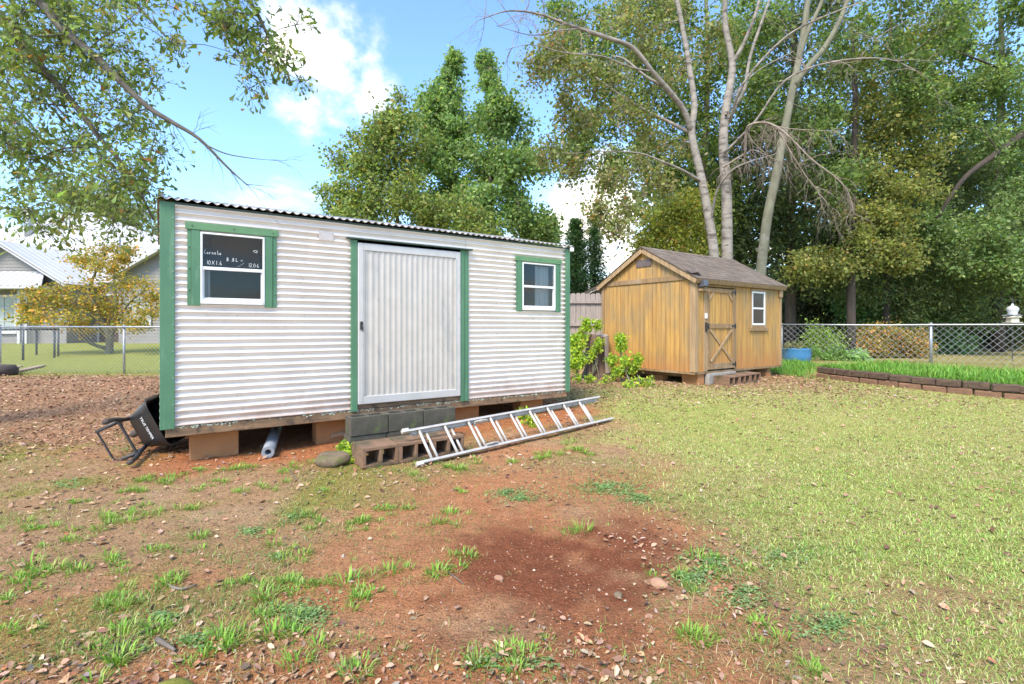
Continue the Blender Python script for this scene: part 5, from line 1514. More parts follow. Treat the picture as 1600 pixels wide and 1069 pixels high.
OLV = [(0.11, 0.15, 0.04), (0.15, 0.185, 0.05), (0.19, 0.21, 0.065), (0.08, 0.12, 0.035), (0.21, 0.13, 0.05)]
t = Tree('sweetgum_tree', 'loose olive green tree spreading left behind the shed roof', 'tree', (P(625, 540, 20.5).x, 20.5, .16), 'bark', 'trees behind the metal shed')
trunk_to(t, 628, 190, 20.5, .13, -10)
ok2 = dict(cols=OLV, w=[4, 4, 3, 3, .3], aspect=.72, upbias=.3, ntw=8, jit=.2, twr=.008, rb=.015)
t.discs([(612, 185, 26, 20.5), (590, 215, 30, 20.5), (640, 215, 35, 20.5), (605, 250, 40, 20.5), (560, 255, 24, 20.5), (575, 290, 40, 20.3), (630, 285, 42, 20.5), (540, 320, 34, 20.5), (600, 330, 42, 20.2), (650, 330, 40, 20.3), (565, 345, 36, 20), (690, 345, 36, 19.8), (735, 355, 30, 19.8)], 9, .5, 95, .135, **ok2)
t.discs([(552, 210, 12, 20.5), (530, 245, 14, 20.5), (512, 300, 14, 20.5), (520, 325, 16, 20.5), (625, 150, 8, 20.5)], 3, .35, 34, .13, **ok2)
t.finish()
def conifer(name, label, px, top, base, Y, wpx, cols, w, n=60, group=None, nleaf=80, size=.2):
    b_ = P(px, 540, Y); b_.z = H(b_.x, b_.y)
    t = Tree(name, label, 'tree', b_, 'darkbark', group)
    tp = P(px, top, Y)
    t.limb([b_ - UP * .1, b_.lerp(tp, .5), tp], .02 * (tp.z - b_.z), .02, 8)
    zl = P(0, base, Y).z
    for k in range(n):
        f = (k + .5) / n
        z = zl + (tp.z - zl) * f
        R = wpx / F * Y * (1 - f) ** .75 * random.uniform(.55, 1.05) + .08
        a = k * 2.4
        c = Vector((b_.x + R * .6 * math.cos(a), b_.y + R * .6 * math.sin(a), z - R * .12))
        t.clump(c, R * .55 + .15, nleaf, size, cols, w, ntw=6, aspect=.3, upbias=.2, droop=.1, flat=.55, jit=.2)
    t.finish()
CON = [(0.035, 0.075, 0.03), (0.05, 0.10, 0.035), (0.07, 0.12, 0.045)]
conifer('pine_tree', 'dark green conifer just right of the metal shed roof', 900, 343, 470, 27, 22, CON, [2, 3, 1], 55, 'conifers behind the board fence')
conifer('pine_tree', 'sparser dark conifer left of the small shed gable', 929, 338, 470, 28, 20, CON, [3, 2, 1], 42, 'conifers behind the board fence', 55)
conifer('pine_tree', 'short green conifer peeking over the right end of the metal roof', 866, 352, 450, 30, 20, PEAR, [3, 2, 1, 0], 30, 'conifers behind the board fence')
# ---- pale barked sycamore with twin trunks behind the wooden shed
SY = 15.2
sb = P(1126, 540, SY); sb.z = H(sb.x, sb.y)
syc = Tree('sycamore_tree', 'pale barked twin trunk tree rising behind the wooden shed', 'tree', sb, 'palebark')
syc.limb([P(1121, 560, SY), P(1119, 470, SY), P(1116, 400, SY), P(1107, 337, SY), P(1094, 269, SY), P(1081, 210, SY), P(1085, 165, SY), P(1077, 105, SY), P(1064, 30, SY), P(1050, -40, SY), P(1040, -160, SY)], .165, .045, 12)
syc.limb([P(1136, 560, SY + .2), P(1136, 400, SY + .2), P(1135, 300, SY + .2), P(1130, 232, SY + .2), P(1133, 180, SY + .2), P(1143, 120, SY + .2), P(1143, 90, SY + .2), P(1133, 37, SY + .2), P(1134, -30, SY), P(1140, -150, SY)], .18, .055, 12)
syc.limb([P(1144, 100, SY + .2), P(1162, 68, SY), P(1184, 11, SY - .2), P(1196, -60, SY - .3)], .07, .035, 8)
syc.limb([P(1136, 195, SY + .2), P(1150, 165, SY), P(1163, 140, SY - .2), P(1173, 86, SY - .3), P(1200, 7, SY - .5), P(1225, -60, SY - .6)], .065, .03, 8)
syc.limb([P(1080, 205, SY), P(1068, 172, SY - .2), P(1045, 142, SY - .5), P(1019, 112, SY - .8), P(989, 75, SY - 1.1), P(952, 60, SY - 1.4), P(907, 45, SY - 1.8), P(870, 32, SY - 2), P(843, 22, SY - 2.2), P(795, 17, SY - 2.4), P(752, 30, SY - 2.6)], .095, .010, 8)
syc.limb([P(1096, 284, SY), P(1066, 266, SY - .3), P(1038, 254, SY - .5), P(997, 239, SY - .8), P(930, 236, SY - 1)], .05, .012, 7)
syc.limb([P(1080, 208, SY), P(1038, 187, SY + .4), P(982, 157, SY + .9), P(930, 120, SY + 1.2), P(890, 90, SY + 1.4)], .06, .012, 7)
syc.limb([P(1040, 137, SY - .5), P(1010, 120, SY - .4), P(975, 92, SY - .3), P(955, 88, SY - .2)], .05, .02, 6)
syc.limb([P(1019, 112, SY - .8), P(985, 105, SY - 1.1), P(940, 88, SY - 1.5), P(880, 82, SY - 2), P(830, 70, SY - 2.2), P(790, 78, SY - 2.3)], .035, .006, 6)
syc.limb([P(907, 45, SY - 1.8), P(870, 48, SY - 2), P(830, 55, SY - 2), P(775, 40, SY - 2.2)], .025, .006, 5)
syc.limb([P(1110, 350, SY), P(1120, 300, SY - .5), P(1140, 270, SY - 1), P(1165, 255, SY - 1.3), P(1215, 240, SY - 1.8)], .04, .012, 6)
syc.limb([P(1131, 240, SY), P(1180, 190, SY - .6), P(1228, 125, SY - 1.2), P(1300, 97, SY - 1.6), P(1385, 92, SY - 2), P(1440, 115, SY - 2.3)], .045, .010, 6)
syc.limb([P(1140, 190, SY), P(1162, 130, SY - .7), P(1225, 60, SY - 1.2), P(1290, 25, SY - 1.6), P(1370, -5, SY - 2)], .045, .012, 6)
syc.limb([P(1134, 180, SY), P(1145, 150, SY + .5), P(1185, 110, SY + .8), P(1240, 80, SY + 1)], .04, .012, 6)
nb_ = len(syc.nodes)
for px, py, dY in ((757, 28, -2.6), (790, 17, -2.4), (820, 22, -2.3), (850, 30, -2.1), (880, 38, -2), (905, 45, -1.8), (930, 55, -1.6), (800, 75, -2.3), (850, 75, -2.1), (890, 84, -1.9), (780, 40, -2.2), (960, 236, -.9), (1300, 97, -1.6), (1345, 93, -1.8), (1400, 95, -2.1), (1430, 110, -2.3), (1290, 25, -1.6), (1340, 5, -1.8), (1240, 60, -1.2), (1260, 108, -1.4), (1370, 60, -2), (1200, 243, -1.8)):
    for _ in range(3):
        syc.bare(P(px, py, SY + dY), .009, random.uniform(.5, 1.0), 2, .8, .05, (random.uniform(-1, .6), random.uniform(-.6, .6), random.uniform(-.3, .8)))
SYC = [(0.13, 0.15, 0.05), (0.17, 0.18, 0.065), (0.10, 0.125, 0.04), (0.24, 0.19, 0.10), (0.20, 0.16, 0.10), (0.32, 0.15, 0.05)]
sk = dict(cols=SYC, w=[4, 4, 3, 1, 1, .2], aspect=.75, upbias=.3, ntw=7, jit=.2, twr=.006, rb=.012)
syc.discs([(900, 115, 38, 15.5), (870, 75, 28, 14.4), (960, 150, 42, 15.8), (1010, 60, 45, 16), (1000, 190, 40, 16), (920, 190, 36, 15.8), (1050, 120, 40, 16.4), (960, 30, 42, 16), (880, 160, 26, 15), (1040, 20, 40, 16.5), (1110, 60, 40, 16.8)], 7, .38, 62, .105, **sk)
syc.discs([(860, 240, 26, 15), (900, 265, 30, 15), (950, 285, 30, 15), (985, 330, 18, 15), (1000, 260, 36, 15.5), (1050, 230, 34, 16), (1020, 300, 26, 15.5), (835, 110, 20, 14.4), (930, 330, 14, 14.6), (960, 350, 12, 14.6)], 6, .34, 52, .10, **sk)
syc.finish()
# ---- leaning grey trunk with its own forks
gb = P(1190, 545, 16.5); gb.z = H(gb.x, gb.y)
gt = Tree('maple_tree', 'leaning lichen grey trunk right of the twin pale trunks', 'tree', gb, 'greybark')
gt.limb([P(1184, 565, 16.5), P(1187, 470, 16.5), P(1189, 423, 16.5), P(1199, 340, 16.5), P(1213, 272, 16.5), P(1223, 219, 16.5), P(1238, 141, 16.5), P(1252, 73, 16.5), P(1262, 0, 16.5), P(1270, -100, 16.5)], .18, .08, 10)
gt.limb([P(1240, 135, 16.5), P(1262, 105, 16.3), P(1290, 72, 16.2), P(1318, 18, 16), P(1340, -60, 16)], .11, .06, 8)
gt.limb([P(1246, 100, 16.5), P(1262, 50, 16.3), P(1285, 0, 16.2), P(1300, -60, 16)], .08, .05, 8)
MG = [(0.075, 0.115, 0.032), (0.10, 0.145, 0.04), (0.13, 0.165, 0.05), (0.055, 0.09, 0.028)]
mk = dict(cols=MG, w=[3, 4, 2, 2], aspect=.7, upbias=.35, ntw=7, jit=.2, twr=.006, rb=.014)
gt.discs([(1200, 40, 50, 17.5), (1290, 160, 45, 17.2), (1330, 60, 50, 17), (1180, 130, 36, 17.8), (1270, 230, 44, 17.4), (1420, 90, 44, 17.2), (1480, 30, 40, 17.4), (1440, 150, 36, 17.4), (1380, 20, 44, 17), (1210, 200, 34, 17.8), (1310, 270, 40, 17.2)], 8, .5, 78, .125, **mk)
gt.finish()
# ---- dead branch hanging off it
db = Tree('dead_branch', 'bare pale broken branch hanging with tangled twigs before the grey trunk', 'branch', P(1169, 195, 14.5), 'deadtwig')
DP = [P(1164, 240, 14.9), P(1166, 208, 14.7), P(1172, 195, 14.5), P(1199, 192, 14.3), P(1228, 209, 14.1), P(1267, 248, 14), P(1305, 277, 13.9), P(1325, 300, 13.9), P(1335, 335, 13.9)]
pp = db.limb(DP, .04, .010, 7)
db.limb([P(1190, 193, 14.4), P(1225, 200, 14.2), P(1260, 203, 14.1), P(1318, 205, 13.9)], .022, .005, 6)
db.limb([P(1215, 201, 14.2), P(1240, 245, 14.1), P(1270, 290, 14.0), P(1300, 325, 14)], .02, .005, 6)
db.limb([P(1131, 262, 15.0), P(1140, 255, 14.8), P(1164, 240, 14.9), P(1180, 235, 14.6), P(1212, 250, 14.4), P(1230, 252, 14.4)], .025, .006, 6)
for q, r in list(db.nodes)[4:]:
    for _ in range(2):
        db.bare(q, .0065, random.uniform(.3, .75), 2, .6, .22, (random.uniform(-.5, .7), random.uniform(-.5, .4), random.uniform(-1, .2)))
db.finish()
# ---- evergreen and broadleaf trees along the right
DK = [(0.050, 0.072, 0.028), (0.068, 0.092, 0.033), (0.09, 0.115, 0.042), (0.036, 0.052, 0.022)]
YL = [(0.135, 0.15, 0.045), (0.165, 0.175, 0.05), (0.20, 0.19, 0.06), (0.10, 0.12, 0.035), (0.25, 0.18, 0.06)]
LG = [(0.10, 0.15, 0.05), (0.13, 0.175, 0.06), (0.075, 0.115, 0.04), (0.16, 0.20, 0.08)]
def big(name, label, px, Y, top, r, discs, cols, w, n_sub, r_sub, nleaf, size, bark='darkbark', group='trees along the right', extra=(), **kw):
    b_ = P(px, 545, Y); b_.z = H(b_.x, b_.y)
    t = Tree(name, label, 'tree', b_, bark, group)
    tp = P(px, top, Y)
    t.limb([b_ - UP * .2, b_.lerp(tp, .4), b_.lerp(tp, .75) + Vector((.15, 0, 0)), tp], r, .05, 9)
    for e in extra:
        t.limb(*e)
    t.discs(discs, n_sub, r_sub, nleaf, size, cols, w, **kw)
    t.finish()
kw = dict(aspect=.45, upbias=.35, droop=.2, ntw=7, jit=.22, flat=.7)
big('cedar_tree', 'dark evergreen behind the leaning grey trunk', 1235, 21, -60, .22,
    [(1190, 70, 60, 21), (1250, 30, 60, 21), (1300, 110, 60, 21), (1220, 150, 60, 21), (1180, 230, 52, 21), (1270, 210, 62, 21), (1320, 280, 55, 21), (1230, 300, 60, 21), (1165, 310, 42, 21), (1280, 360, 58, 21), (1200, 380, 52, 21), (1330, 390, 50, 21), (1130, 250, 40, 21.5), (1150, 380, 40, 21.5)], DK, [3, 3, 2, 2], 10, .75, 105, .19, **kw)
big('cedar_tree', 'dark evergreen forming the backdrop above the bird feeder', 1560, 23, -60, .25,
    [(1480, 60, 60, 23), (1540, 130, 70, 23), (1460, 160, 60, 23), (1500, 230, 70, 23), (1590, 220, 66, 23), (1550, 300, 74, 23), (1470, 320, 62, 23), (1610, 340, 66, 23), (1520, 390, 66, 23), (1590, 420, 62, 23), (1450, 410, 52, 23), (1650, 250, 70, 23), (1480, 465, 44, 23.4), (1560, 470, 44, 23.6), (1620, 470, 44, 23.4)], DK, [3, 3, 2, 2], 10, .8, 105, .2, **kw)
big('cedar_tree', 'shaded evergreen filling the gap behind the green shrub', 1390, 25, 20, .25,
    [(1360, 120, 66, 25), (1420, 60, 66, 25), (1400, 200, 70, 25), (1340, 240, 60, 25), (1440, 280, 60, 25), (1380, 320, 66, 25), (1420, 390, 62, 25), (1340, 400, 56, 25), (1390, 455, 50, 25.3), (1290, 440, 44, 25.3), (1440, 470, 40, 25.3)], DK, [4, 3, 1, 3], 10, .85, 90, .22, **kw)
big('cedar_tree', 'drooping evergreen boughs hanging low behind the orange bush', 1385, 20.5, 250, .14,
    [(1255, 425, 30, 20.5), (1300, 440, 36, 20.5), (1345, 440, 36, 20.5), (1400, 430, 40, 20.5), (1450, 425, 42, 20.5), (1500, 430, 40, 20.5), (1540, 440, 36, 20.5), (1460, 370, 40, 20.5), (1420, 470, 30, 20.6), (1490, 480, 34, 20.6), (1440, 330, 30, 20.5), (1530, 480, 26, 20.8)], [(0.065, 0.095, 0.035), (0.09, 0.12, 0.045), (0.12, 0.145, 0.055), (0.045, 0.065, 0.026)], [3, 3, 2, 2], 10, .6, 62, .15, aspect=.42, upbias=.35, droop=.4, ntw=7, jit=.22, flat=.6)
big('oak_tree', 'yellowing broadleaf tree bulging in front of the dark evergreens', 1330, 18.5, 40, .16,
    [(1360, 110, 46, 18.5), (1400, 160, 46, 18.5), (1355, 190, 44, 18.5), (1410, 215, 44, 18.5), (1430, 260, 34, 18.3), (1375, 260, 46, 18.3), (1420, 300, 36, 18.3), (1380, 320, 42, 18.3), (1340, 345, 36, 18.3), (1400, 360, 34, 18.3), (1350, 395, 30, 18.2), (1300, 405, 26, 18.2), (1410, 400, 26, 18.2), (1260, 415, 22, 18.2), (1440, 60, 36, 18.5), (1450, 230, 24, 18.3)], YL, [4, 4, 2, 4, .5], 8, .45, 82, .12, bark='darkbark', aspect=.7, upbias=.45, ntw=7, jit=.2, flat=.7)
dl = P(1470, 335, 19)
big('elm_tree', 'mid green broadleaf tree with dark slanting limb at the right edge', 1640, 19, 40, .26,
    [(1540, 150, 40, 19), (1580, 190, 44, 19), (1500, 200, 34, 19), (1540, 235, 42, 19), (1600, 250, 44, 19), (1560, 330, 40, 18.6), (1600, 300, 40, 18.8), (1530, 370, 36, 18.5), (1590, 380, 44, 18.5), (1560, 110, 30, 19), (1500, 140, 30, 19.3), (1620, 150, 34, 19), (1600, 430, 30, 18.5), (1560, 420, 26, 18.4), (1590, 20, 24, 18), (1500, 60, 24, 19), (1455, 350, 24, 18.6), (1480, 360, 26, 18.5), (1500, 400, 28, 18.6)], LG, [4, 3, 3, 1.5], 8, .45, 80, .125,
    extra=[([P(1642, 185, 19), P(1595, 212, 18.4), P(1550, 245, 18.2), P(1510, 275, 18.2), P(1482, 312, 18.3), P(1462, 345, 18.5), P(1440, 370, 18.7)], .15, .02, 8), ([P(1610, 205, 18.9), P(1570, 240, 18.5), P(1520, 262, 18.4)], .07, .03, 6), ([P(1640, 100, 19), P(1580, 110, 18.6), P(1520, 90, 18.4), P(1480, 75, 18.2)], .06, .02, 6)], aspect=.65, upbias=.4, ntw=7, jit=.2, flat=.7)
big('maple_tree', 'small yellow green tree behind the wooden shed roof', 1050, 18, 290, .10,
    [(1050, 330, 30, 18), (1025, 355, 26, 18), (1080, 350, 30, 18), (1050, 375, 34, 18), (1095, 385, 28, 18), (1015, 385, 20, 18), (1085, 310, 20, 18)], [(0.19, 0.20, 0.04), (0.24, 0.24, 0.05), (0.15, 0.18, 0.04), (0.30, 0.17, 0.05)], [4, 3, 3, .4], 9, .4, 85, .11, bark='bark', group=None, aspect=.7, upbias=.4, ntw=7, jit=.2)
big('maple_tree', 'tall olive tree filling the sky behind the pale twin trunks', 1100, 20, -60, .18,
    [(1100, 60, 60, 20), (1050, 20, 50, 20), (1120, 150, 50, 20), (1160, 40, 50, 20), (1090, 230, 46, 20), (1140, 290, 40, 20), (1060, 150, 44, 20), (1020, 90, 40, 20), (1170, 200, 44, 20), (960, 60, 44, 20.5), (900, 30, 40, 20.5), (1000, 160, 40, 20.5), (950, 130, 36, 20.5), (880, 90, 30, 20.5), (930, 190, 34, 20.5), (1010, 230, 36, 20.5), (900, 240, 26, 20.5), (960, 270, 26, 20.5), (1000, 10, 40, 20.5), (1040, 280, 34, 20.5), (1120, 350, 36, 20.5)], MG, [3, 4, 3, 2], 9, .6, 85, .15, bark='bark', group=None, aspect=.7, upbias=.35, ntw=7, jit=.2)
shrub_specs = [('dark thicket of low branches behind the blue planter', [(1240, 500, 34, 24), (1275, 470, 34, 24), (1300, 510, 36, 24.5), (1255, 440, 30, 24), (1320, 470, 34, 24.5)]),
               ('dark low thicket behind the bird feeder', [(1540, 505, 26, 27), (1580, 500, 30, 27), (1620, 500, 34, 27), (1500, 510, 26, 27), (1660, 490, 40, 27), (1560, 480, 30, 27.5), (1610, 470, 34, 27.5)])]
# far wood that closes the view on the right: one mass
far = Tree('distant_wood', 'dark far wood behind the right hand trees', 'wood', (26, 38, .2), 'darkbark')
for _ in range(460):
    x = random.uniform(11, 62); y = random.uniform(30, 44)
    far.clump((x, y, random.uniform(.3, 13) if random.random() < .6 else random.uniform(.2, 4)), 1.7, 42, .72, DK, [3, 3, 1, 2], ntw=6, aspect=.6, upbias=.3, connect=False, twr=.02, jit=.2)
far.finish()
tag(far.root, kind='stuff')
# trees behind the white roof
t = Tree('far_tree', 'grey green far tree rising behind the white metal roof', 'tree', (P(190, 540, 46).x, 46, .5), 'bark')
trunk_to(t, 190, 300, 46, .3)
t.discs([(190, 320, 30, 46), (160, 335, 26, 46), (220, 350, 30, 46), (130, 318, 26, 46), (105, 305, 20, 46), (240, 375, 22, 46)], 8, 1.0, 80, .28, [(0.13, 0.15, 0.08), (0.17, 0.18, 0.10), (0.10, 0.12, 0.06)], [1, 1, 1], aspect=.7, ntw=6)
t.finish()
# ---- Japanese maple in front of the house
mb_ = P(170, 558, 19.3); mb_.z = H(mb_.x, mb_.y)
jm = Tree('japanese_maple', 'orange and green small maple on the lawn before the house', 'tree', mb_, 'greybark')
YM = 19.3
jm.limb([mb_ - UP * .12, P(171, 535, YM), P(168, 520, YM), P(160, 505, YM), P(150, 480, YM), P(138, 455, YM), P(150, 425, YM), P(160, 405, YM)], .14, .02, 9)
jm.limb([P(170, 528, YM), P(180, 510, YM), P(190, 490, YM - .3), P(205, 470, YM - .5), P(225, 455, YM - .6)], .08, .02, 7)
jm.limb([P(168, 545, YM), P(150, 540, YM - .3), P(130, 530, YM - .6), P(115, 515, YM - .8), P(85, 505, YM - 1)], .08, .02, 7)
jm.limb([P(162, 508, YM), P(140, 490, YM - .2), P(110, 470, YM - .4), P(75, 465, YM - .4), P(45, 475, YM - .5)], .08, .02, 7)
jm.limb([P(172, 520, YM), P(182, 480, YM), P(178, 440, YM), P(180, 410, YM)], .08, .02, 7)
JM = [(0.18, 0.165, 0.03), (0.25, 0.175, 0.035), (0.33, 0.17, 0.035), (0.13, 0.145, 0.03), (0.36, 0.24, 0.05)]
jk = dict(cols=JM, w=[5, 4, 2.2, 3, 1.2], aspect=.6, upbias=.5, ntw=9, jit=.22, flat=.5, twr=.005, rb=.01)
for px, py, rp, dy in ((165, 392, 26, 0), (140, 400, 22, .2), (190, 390, 18, 0), (120, 405, 14, .3), (150, 415, 20, 0), (175, 420, 18, 0), (195, 405, 12, 0), (190, 445, 30, -.4), (220, 440, 22, -.5), (160, 450, 28, 0), (235, 465, 18, -.6), (200, 470, 30, -.4), (230, 490, 20, -.6), (85, 450, 26, -.3), (60, 465, 24, -.4), (105, 470, 30, -.4), (35, 480, 16, -.5), (70, 490, 26, -.7), (110, 500, 26, -.8), (145, 480, 26, -.2), (190, 500, 20, -.4), (45, 500, 16, -.7), (215, 510, 16, -.6), (90, 475, 20, -.2), (130, 515, 16, -.8), (165, 480, 20, .3)):
    for _ in range(3):
        jm.clump(P(px + random.uniform(-rp, rp) * .7, py + random.uniform(-rp, rp) * .25, YM + dy + random.uniform(-.5, .5)), rp / F * YM * .85, 62, .11, **jk)
jm.finish()
# ---- shrubs and weeds
def shrub(name, label, discs, cols, w, n_sub, r_sub, nleaf, size, cat='shrub', stems=5, bark='bark', tmpl=LEAF4, group=None, **kw):
    px, py, rp, Y = discs[0]
    c0 = P(px, py, Y); b_ = Vector((c0.x, Y, H(c0.x, Y)))
    t = Tree(name, label, cat, b_, bark, group)
    for k in range(stems):
        dd = random.choice(discs); e = P(dd[0], dd[1], dd[3]) + rvec(.1)
        t.limb([b_ + Vector((random.uniform(-.12, .12), random.uniform(-.1, .1), -.05)), b_.lerp(e, .5) + rvec(.05), e], .018, .006, 5)
    t.discs(discs, n_sub, r_sub, nleaf, size, cols, w, **kw)
    return t.finish(tmpl, 'foliage', 'stems')
for lb_, dd_ in shrub_specs:
    sr = shrub('thicket', lb_, dd_, [(0.045, 0.05, 0.022), (0.07, 0.06, 0.03), (0.04, 0.06, 0.025), (0.09, 0.06, 0.035)], [2, 2, 3, 1], 13, .6, 90, .16, cat='thicket', stems=16, bark='darkbark', aspect=.5, upbias=.3, ntw=8, jit=.2, twr=.008)
shrub('green_shrub', 'large green leafy shrub behind the chain-link fence', [(1420, 455, 40, 22), (1370, 470, 34, 22), (1460, 470, 40, 22), (1400, 430, 24, 22), (1345, 452, 14, 22), (1325, 475, 16, 22), (1490, 490, 30, 22), (1430, 500, 40, 21.6), (1370, 505, 34, 21.6), (1480, 520, 34, 21.5)], [(0.075, 0.145, 0.05), (0.10, 0.18, 0.06), (0.14, 0.21, 0.08), (0.055, 0.105, 0.04)], [3, 3, 1.5, 2], 11, .42, 80, .13, aspect=.6, upbias=.5, ntw=7, jit=.2)
shrub('orange_bush', 'rounded orange and green bush behind the chain-link fence', [(1390, 535, 24, 18.6), (1360, 535, 22, 18.6), (1420, 535, 22, 18.6), (1345, 545, 14, 18.6), (1438, 543, 12, 18.6), (1390, 524, 18, 18.6)], [(0.36, 0.17, 0.055), (0.27, 0.18, 0.055), (0.17, 0.18, 0.05), (0.42, 0.22, 0.09), (0.09, 0.12, 0.035)], [2, 3, 4, 1.2, 3], 16, .24, 75, .075, aspect=.6, upbias=.5, ntw=9, jit=.25, spread=.6)
shrub('weed_clump', 'yellow green weeds behind the fence left of the orange bush', [(1285, 532, 16, 18.8), (1265, 530, 14, 18.8), (1308, 532, 14, 18.8), (1275, 518, 9, 18.8), (1300, 545, 14, 18.7)], [(0.17, 0.25, 0.05), (0.22, 0.29, 0.06), (0.12, 0.19, 0.04)], [2, 2, 1], 6, .2, 40, .09, cat='weeds', aspect=.45, upbias=.3, ntw=9, jit=.2, spread=.75, flat=1.5)
shrub('broad_leaf_plant', 'pale green broad leafed plant at the foot of the orange bush', [(1338, 553, 7, 16.9), (1348, 556, 6, 16.9), (1330, 557, 6, 16.9)], [(0.22, 0.32, 0.15), (0.17, 0.27, 0.11)], [1, 1], 4, .14, 12, .14, cat='plant', stems=3, aspect=.6, upbias=.4, ntw=4)
shrub('planter_plant', 'thin weeds growing in the blue planter', [(1240, 540, 7, 16.5), (1252, 541, 7, 16.4), (1230, 540, 5, 16.5)], [(0.17, 0.20, 0.07), (0.24, 0.20, 0.09)], [2, 1], 5, .10, 14, .05, cat='weeds', stems=3, aspect=.3, upbias=.1, ntw=4)['kind'] = 'thing'
shrub('low_plant', 'low green weeds spreading along the fence foot by the planter', [(1290, 556, 8, 17.2), (1305, 553, 9, 17.2), (1275, 553, 8, 17.2), (1318, 556, 8, 17.0)], [(0.12, 0.20, 0.06), (0.16, 0.25, 0.08)], [1, 1], 8, .16, 24, .08, cat='weeds', stems=3, aspect=.6, upbias=.6, ntw=5)['kind'] = 'thing'
VN = [(0.21, 0.29, 0.03), (0.26, 0.33, 0.035), (0.12, 0.21, 0.035), (0.30, 0.33, 0.05)]
vk = dict(cols=VN, w=[4, 3, 2.2, 1], aspect=.75, upbias=.25, ntw=6, jit=.18, n_sub=9)
# stump with vines
sg = Vector((1.93, 11.5, H(1.93, 11.5)))
st = thing('tree_stump', sg, 'tall cut stump with bare grey side beside the wooden shed', 'stump')
mb = MB(sg, (1, 0, 0), (0, 1, 0), UP)
n_ = 40; vs = []; fs = []
prof = [(-.05, .36), (.05, .33), (.15, .285), (.3, .255), (.5, .245), (.7, .24), (.9, .245), (.96, .235)]
for i, (z, r) in enumerate(prof):
    for k in range(n_):
        a = 2 * math.pi * k / n_
        rr2 = r * (1 + .05 * math.sin(3 * a + 1) + .07 * max(0, 1 - z * 3) * math.sin(5 * a) + .035 * math.sin(17 * a + 2 * z) + .02 * math.sin(29 * a))
        vs.append((rr2 * math.cos(a), rr2 * math.sin(a), z + (.03 * math.sin(2 * a) if i > 5 else 0)))
for i in range(len(prof) - 1):
    for k in range(n_):
        fs.append((i * n_ + k, i * n_ + (k + 1) % n_, (i + 1) * n_ + (k + 1) % n_, (i + 1) * n_ + k))
stb = mb.add(vs, fs).build('bark', 'stumpbark', st, True)
mb = MB(sg, (1, 0, 0), (0, 1, 0), UP)
mb.add([v for v in vs[-n_:]] + [(0, 0, .95)], [(k, (k + 1) % n_, n_) for k in range(n_)])
mb.build('cut_face', 'stumpwood', st)
mb = MB(sg, (1, 0, 0), (0, 1, 0), UP)
pl = []
for z in (0.12, 0.4, 0.7, 0.955):
    for a in (-1.05, -.75, -.45, -.15, .2):
        r = .262 if z > .3 else .30
        pl.append((r * 1.03 * math.cos(a), r * 1.03 * math.sin(a), z))
mb.add(pl, [(i * 5 + k, i * 5 + k + 1, (i + 1) * 5 + k + 1, (i + 1) * 5 + k) for i in range(3) for k in range(4)])
mb.build('bare_side', 'stumpwood', st, True)
def plant(name, label, discs, leaf, nleaf, r_sub, **o):
    k = dict(vk); k.update(o)
    return shrub(name, label, discs, k.pop('cols'), k.pop('w'), k.pop('n_sub'), r_sub, nleaf, leaf, 'plant', 4, 'greybark', **k)
plant('stump_vine', 'bright leafy vine growing over the stump top', [(920, 512, 6.6, 11.4), (908, 522, 5.4, 11.3), (935, 508, 5.4, 11.4), (915, 503, 4.8, 11.4), (912, 530, 4.8, 11.25)], .065, 20, .07, n_sub=4)
plant('stump_vine', 'small leafy vine clump on the front of the stump bark', [(930, 545, 4.8, 11.1), (935, 535, 4.2, 11.1), (926, 553, 4.2, 11.1)], .06, 20, .06, n_sub=4)
plant('leafy_sapling', 'bright leafy sapling between metal shed corner and stump', [(902, 550, 7.2, 11.0), (897, 565, 7.2, 10.9), (907, 566, 6.0, 10.9), (897, 530, 4.8, 11.1), (904, 540, 4.8, 11.0)], .07, 26, .09, n_sub=6)
plant('leafy_sapling', 'yellow green sapling in front of the wooden gable wall', [(976, 565, 8.2, 10.5), (964, 580, 7.2, 10.4), (991, 575, 6.7, 10.5), (971, 540, 4.8, 10.6), (969, 528, 2.9, 10.6), (996, 560, 4.3, 10.5), (956, 562, 4.3, 10.5)], .06, 26, .08, n_sub=6)
plant('ground_sprout', 'small green sprouts at the foot of the stump', [(922, 592, 6, 10.3), (944, 592, 7, 10.2), (905, 590, 6, 10.2)], .06, 14, .07, n_sub=3)
plant('ground_sprout', 'small green sprouts below the wooden gable wall', [(1000, 592, 7, 9.8), (985, 600, 7, 9.6), (1015, 598, 6, 9.7)], .06, 14, .07, n_sub=3)
plant('weed_tuft', 'green weed tuft beside the mossy stone and step', [(549, 710, 9, 5.0), (545, 722, 9, 4.85), (540, 700, 7, 5.1)], .035, 40, .05, n_sub=5)
plant('weed_tuft', 'thin green weeds behind the ladder rungs', [(828, 660, 8, 6.6), (835, 675, 7, 6.4), (820, 645, 6, 6.8)], .045, 22, .06, n_sub=4)

# ================================================================== GROUND COVER
def px_of(x, y):
    return CX + x / y * F
def keep(x, y, marg=60):
    return (np.abs(px_of(x, y) - CX) < 800 + marg) & (y > 1.6)
def free(x, y):
    return ~(in_shed(x, y, -0.6) | in_wood(x, y, -.1))
def samples(n, x0, x1, y0, y1, power=1.0):
    """points spread over the ground, more of them near the camera"""
    u = rng.random(n) ** power
    y = y0 + (y1 - y0) * u
    x = rng.uniform(-1, 1, n) * (y * 1.06 + .2)
    m_ = (x > x0) & (x < x1)
    return x[m_], y[m_]
def on_ground(x, y, dz=0):
    return np.stack([x, y, hgt(x, y) + dz], 1)
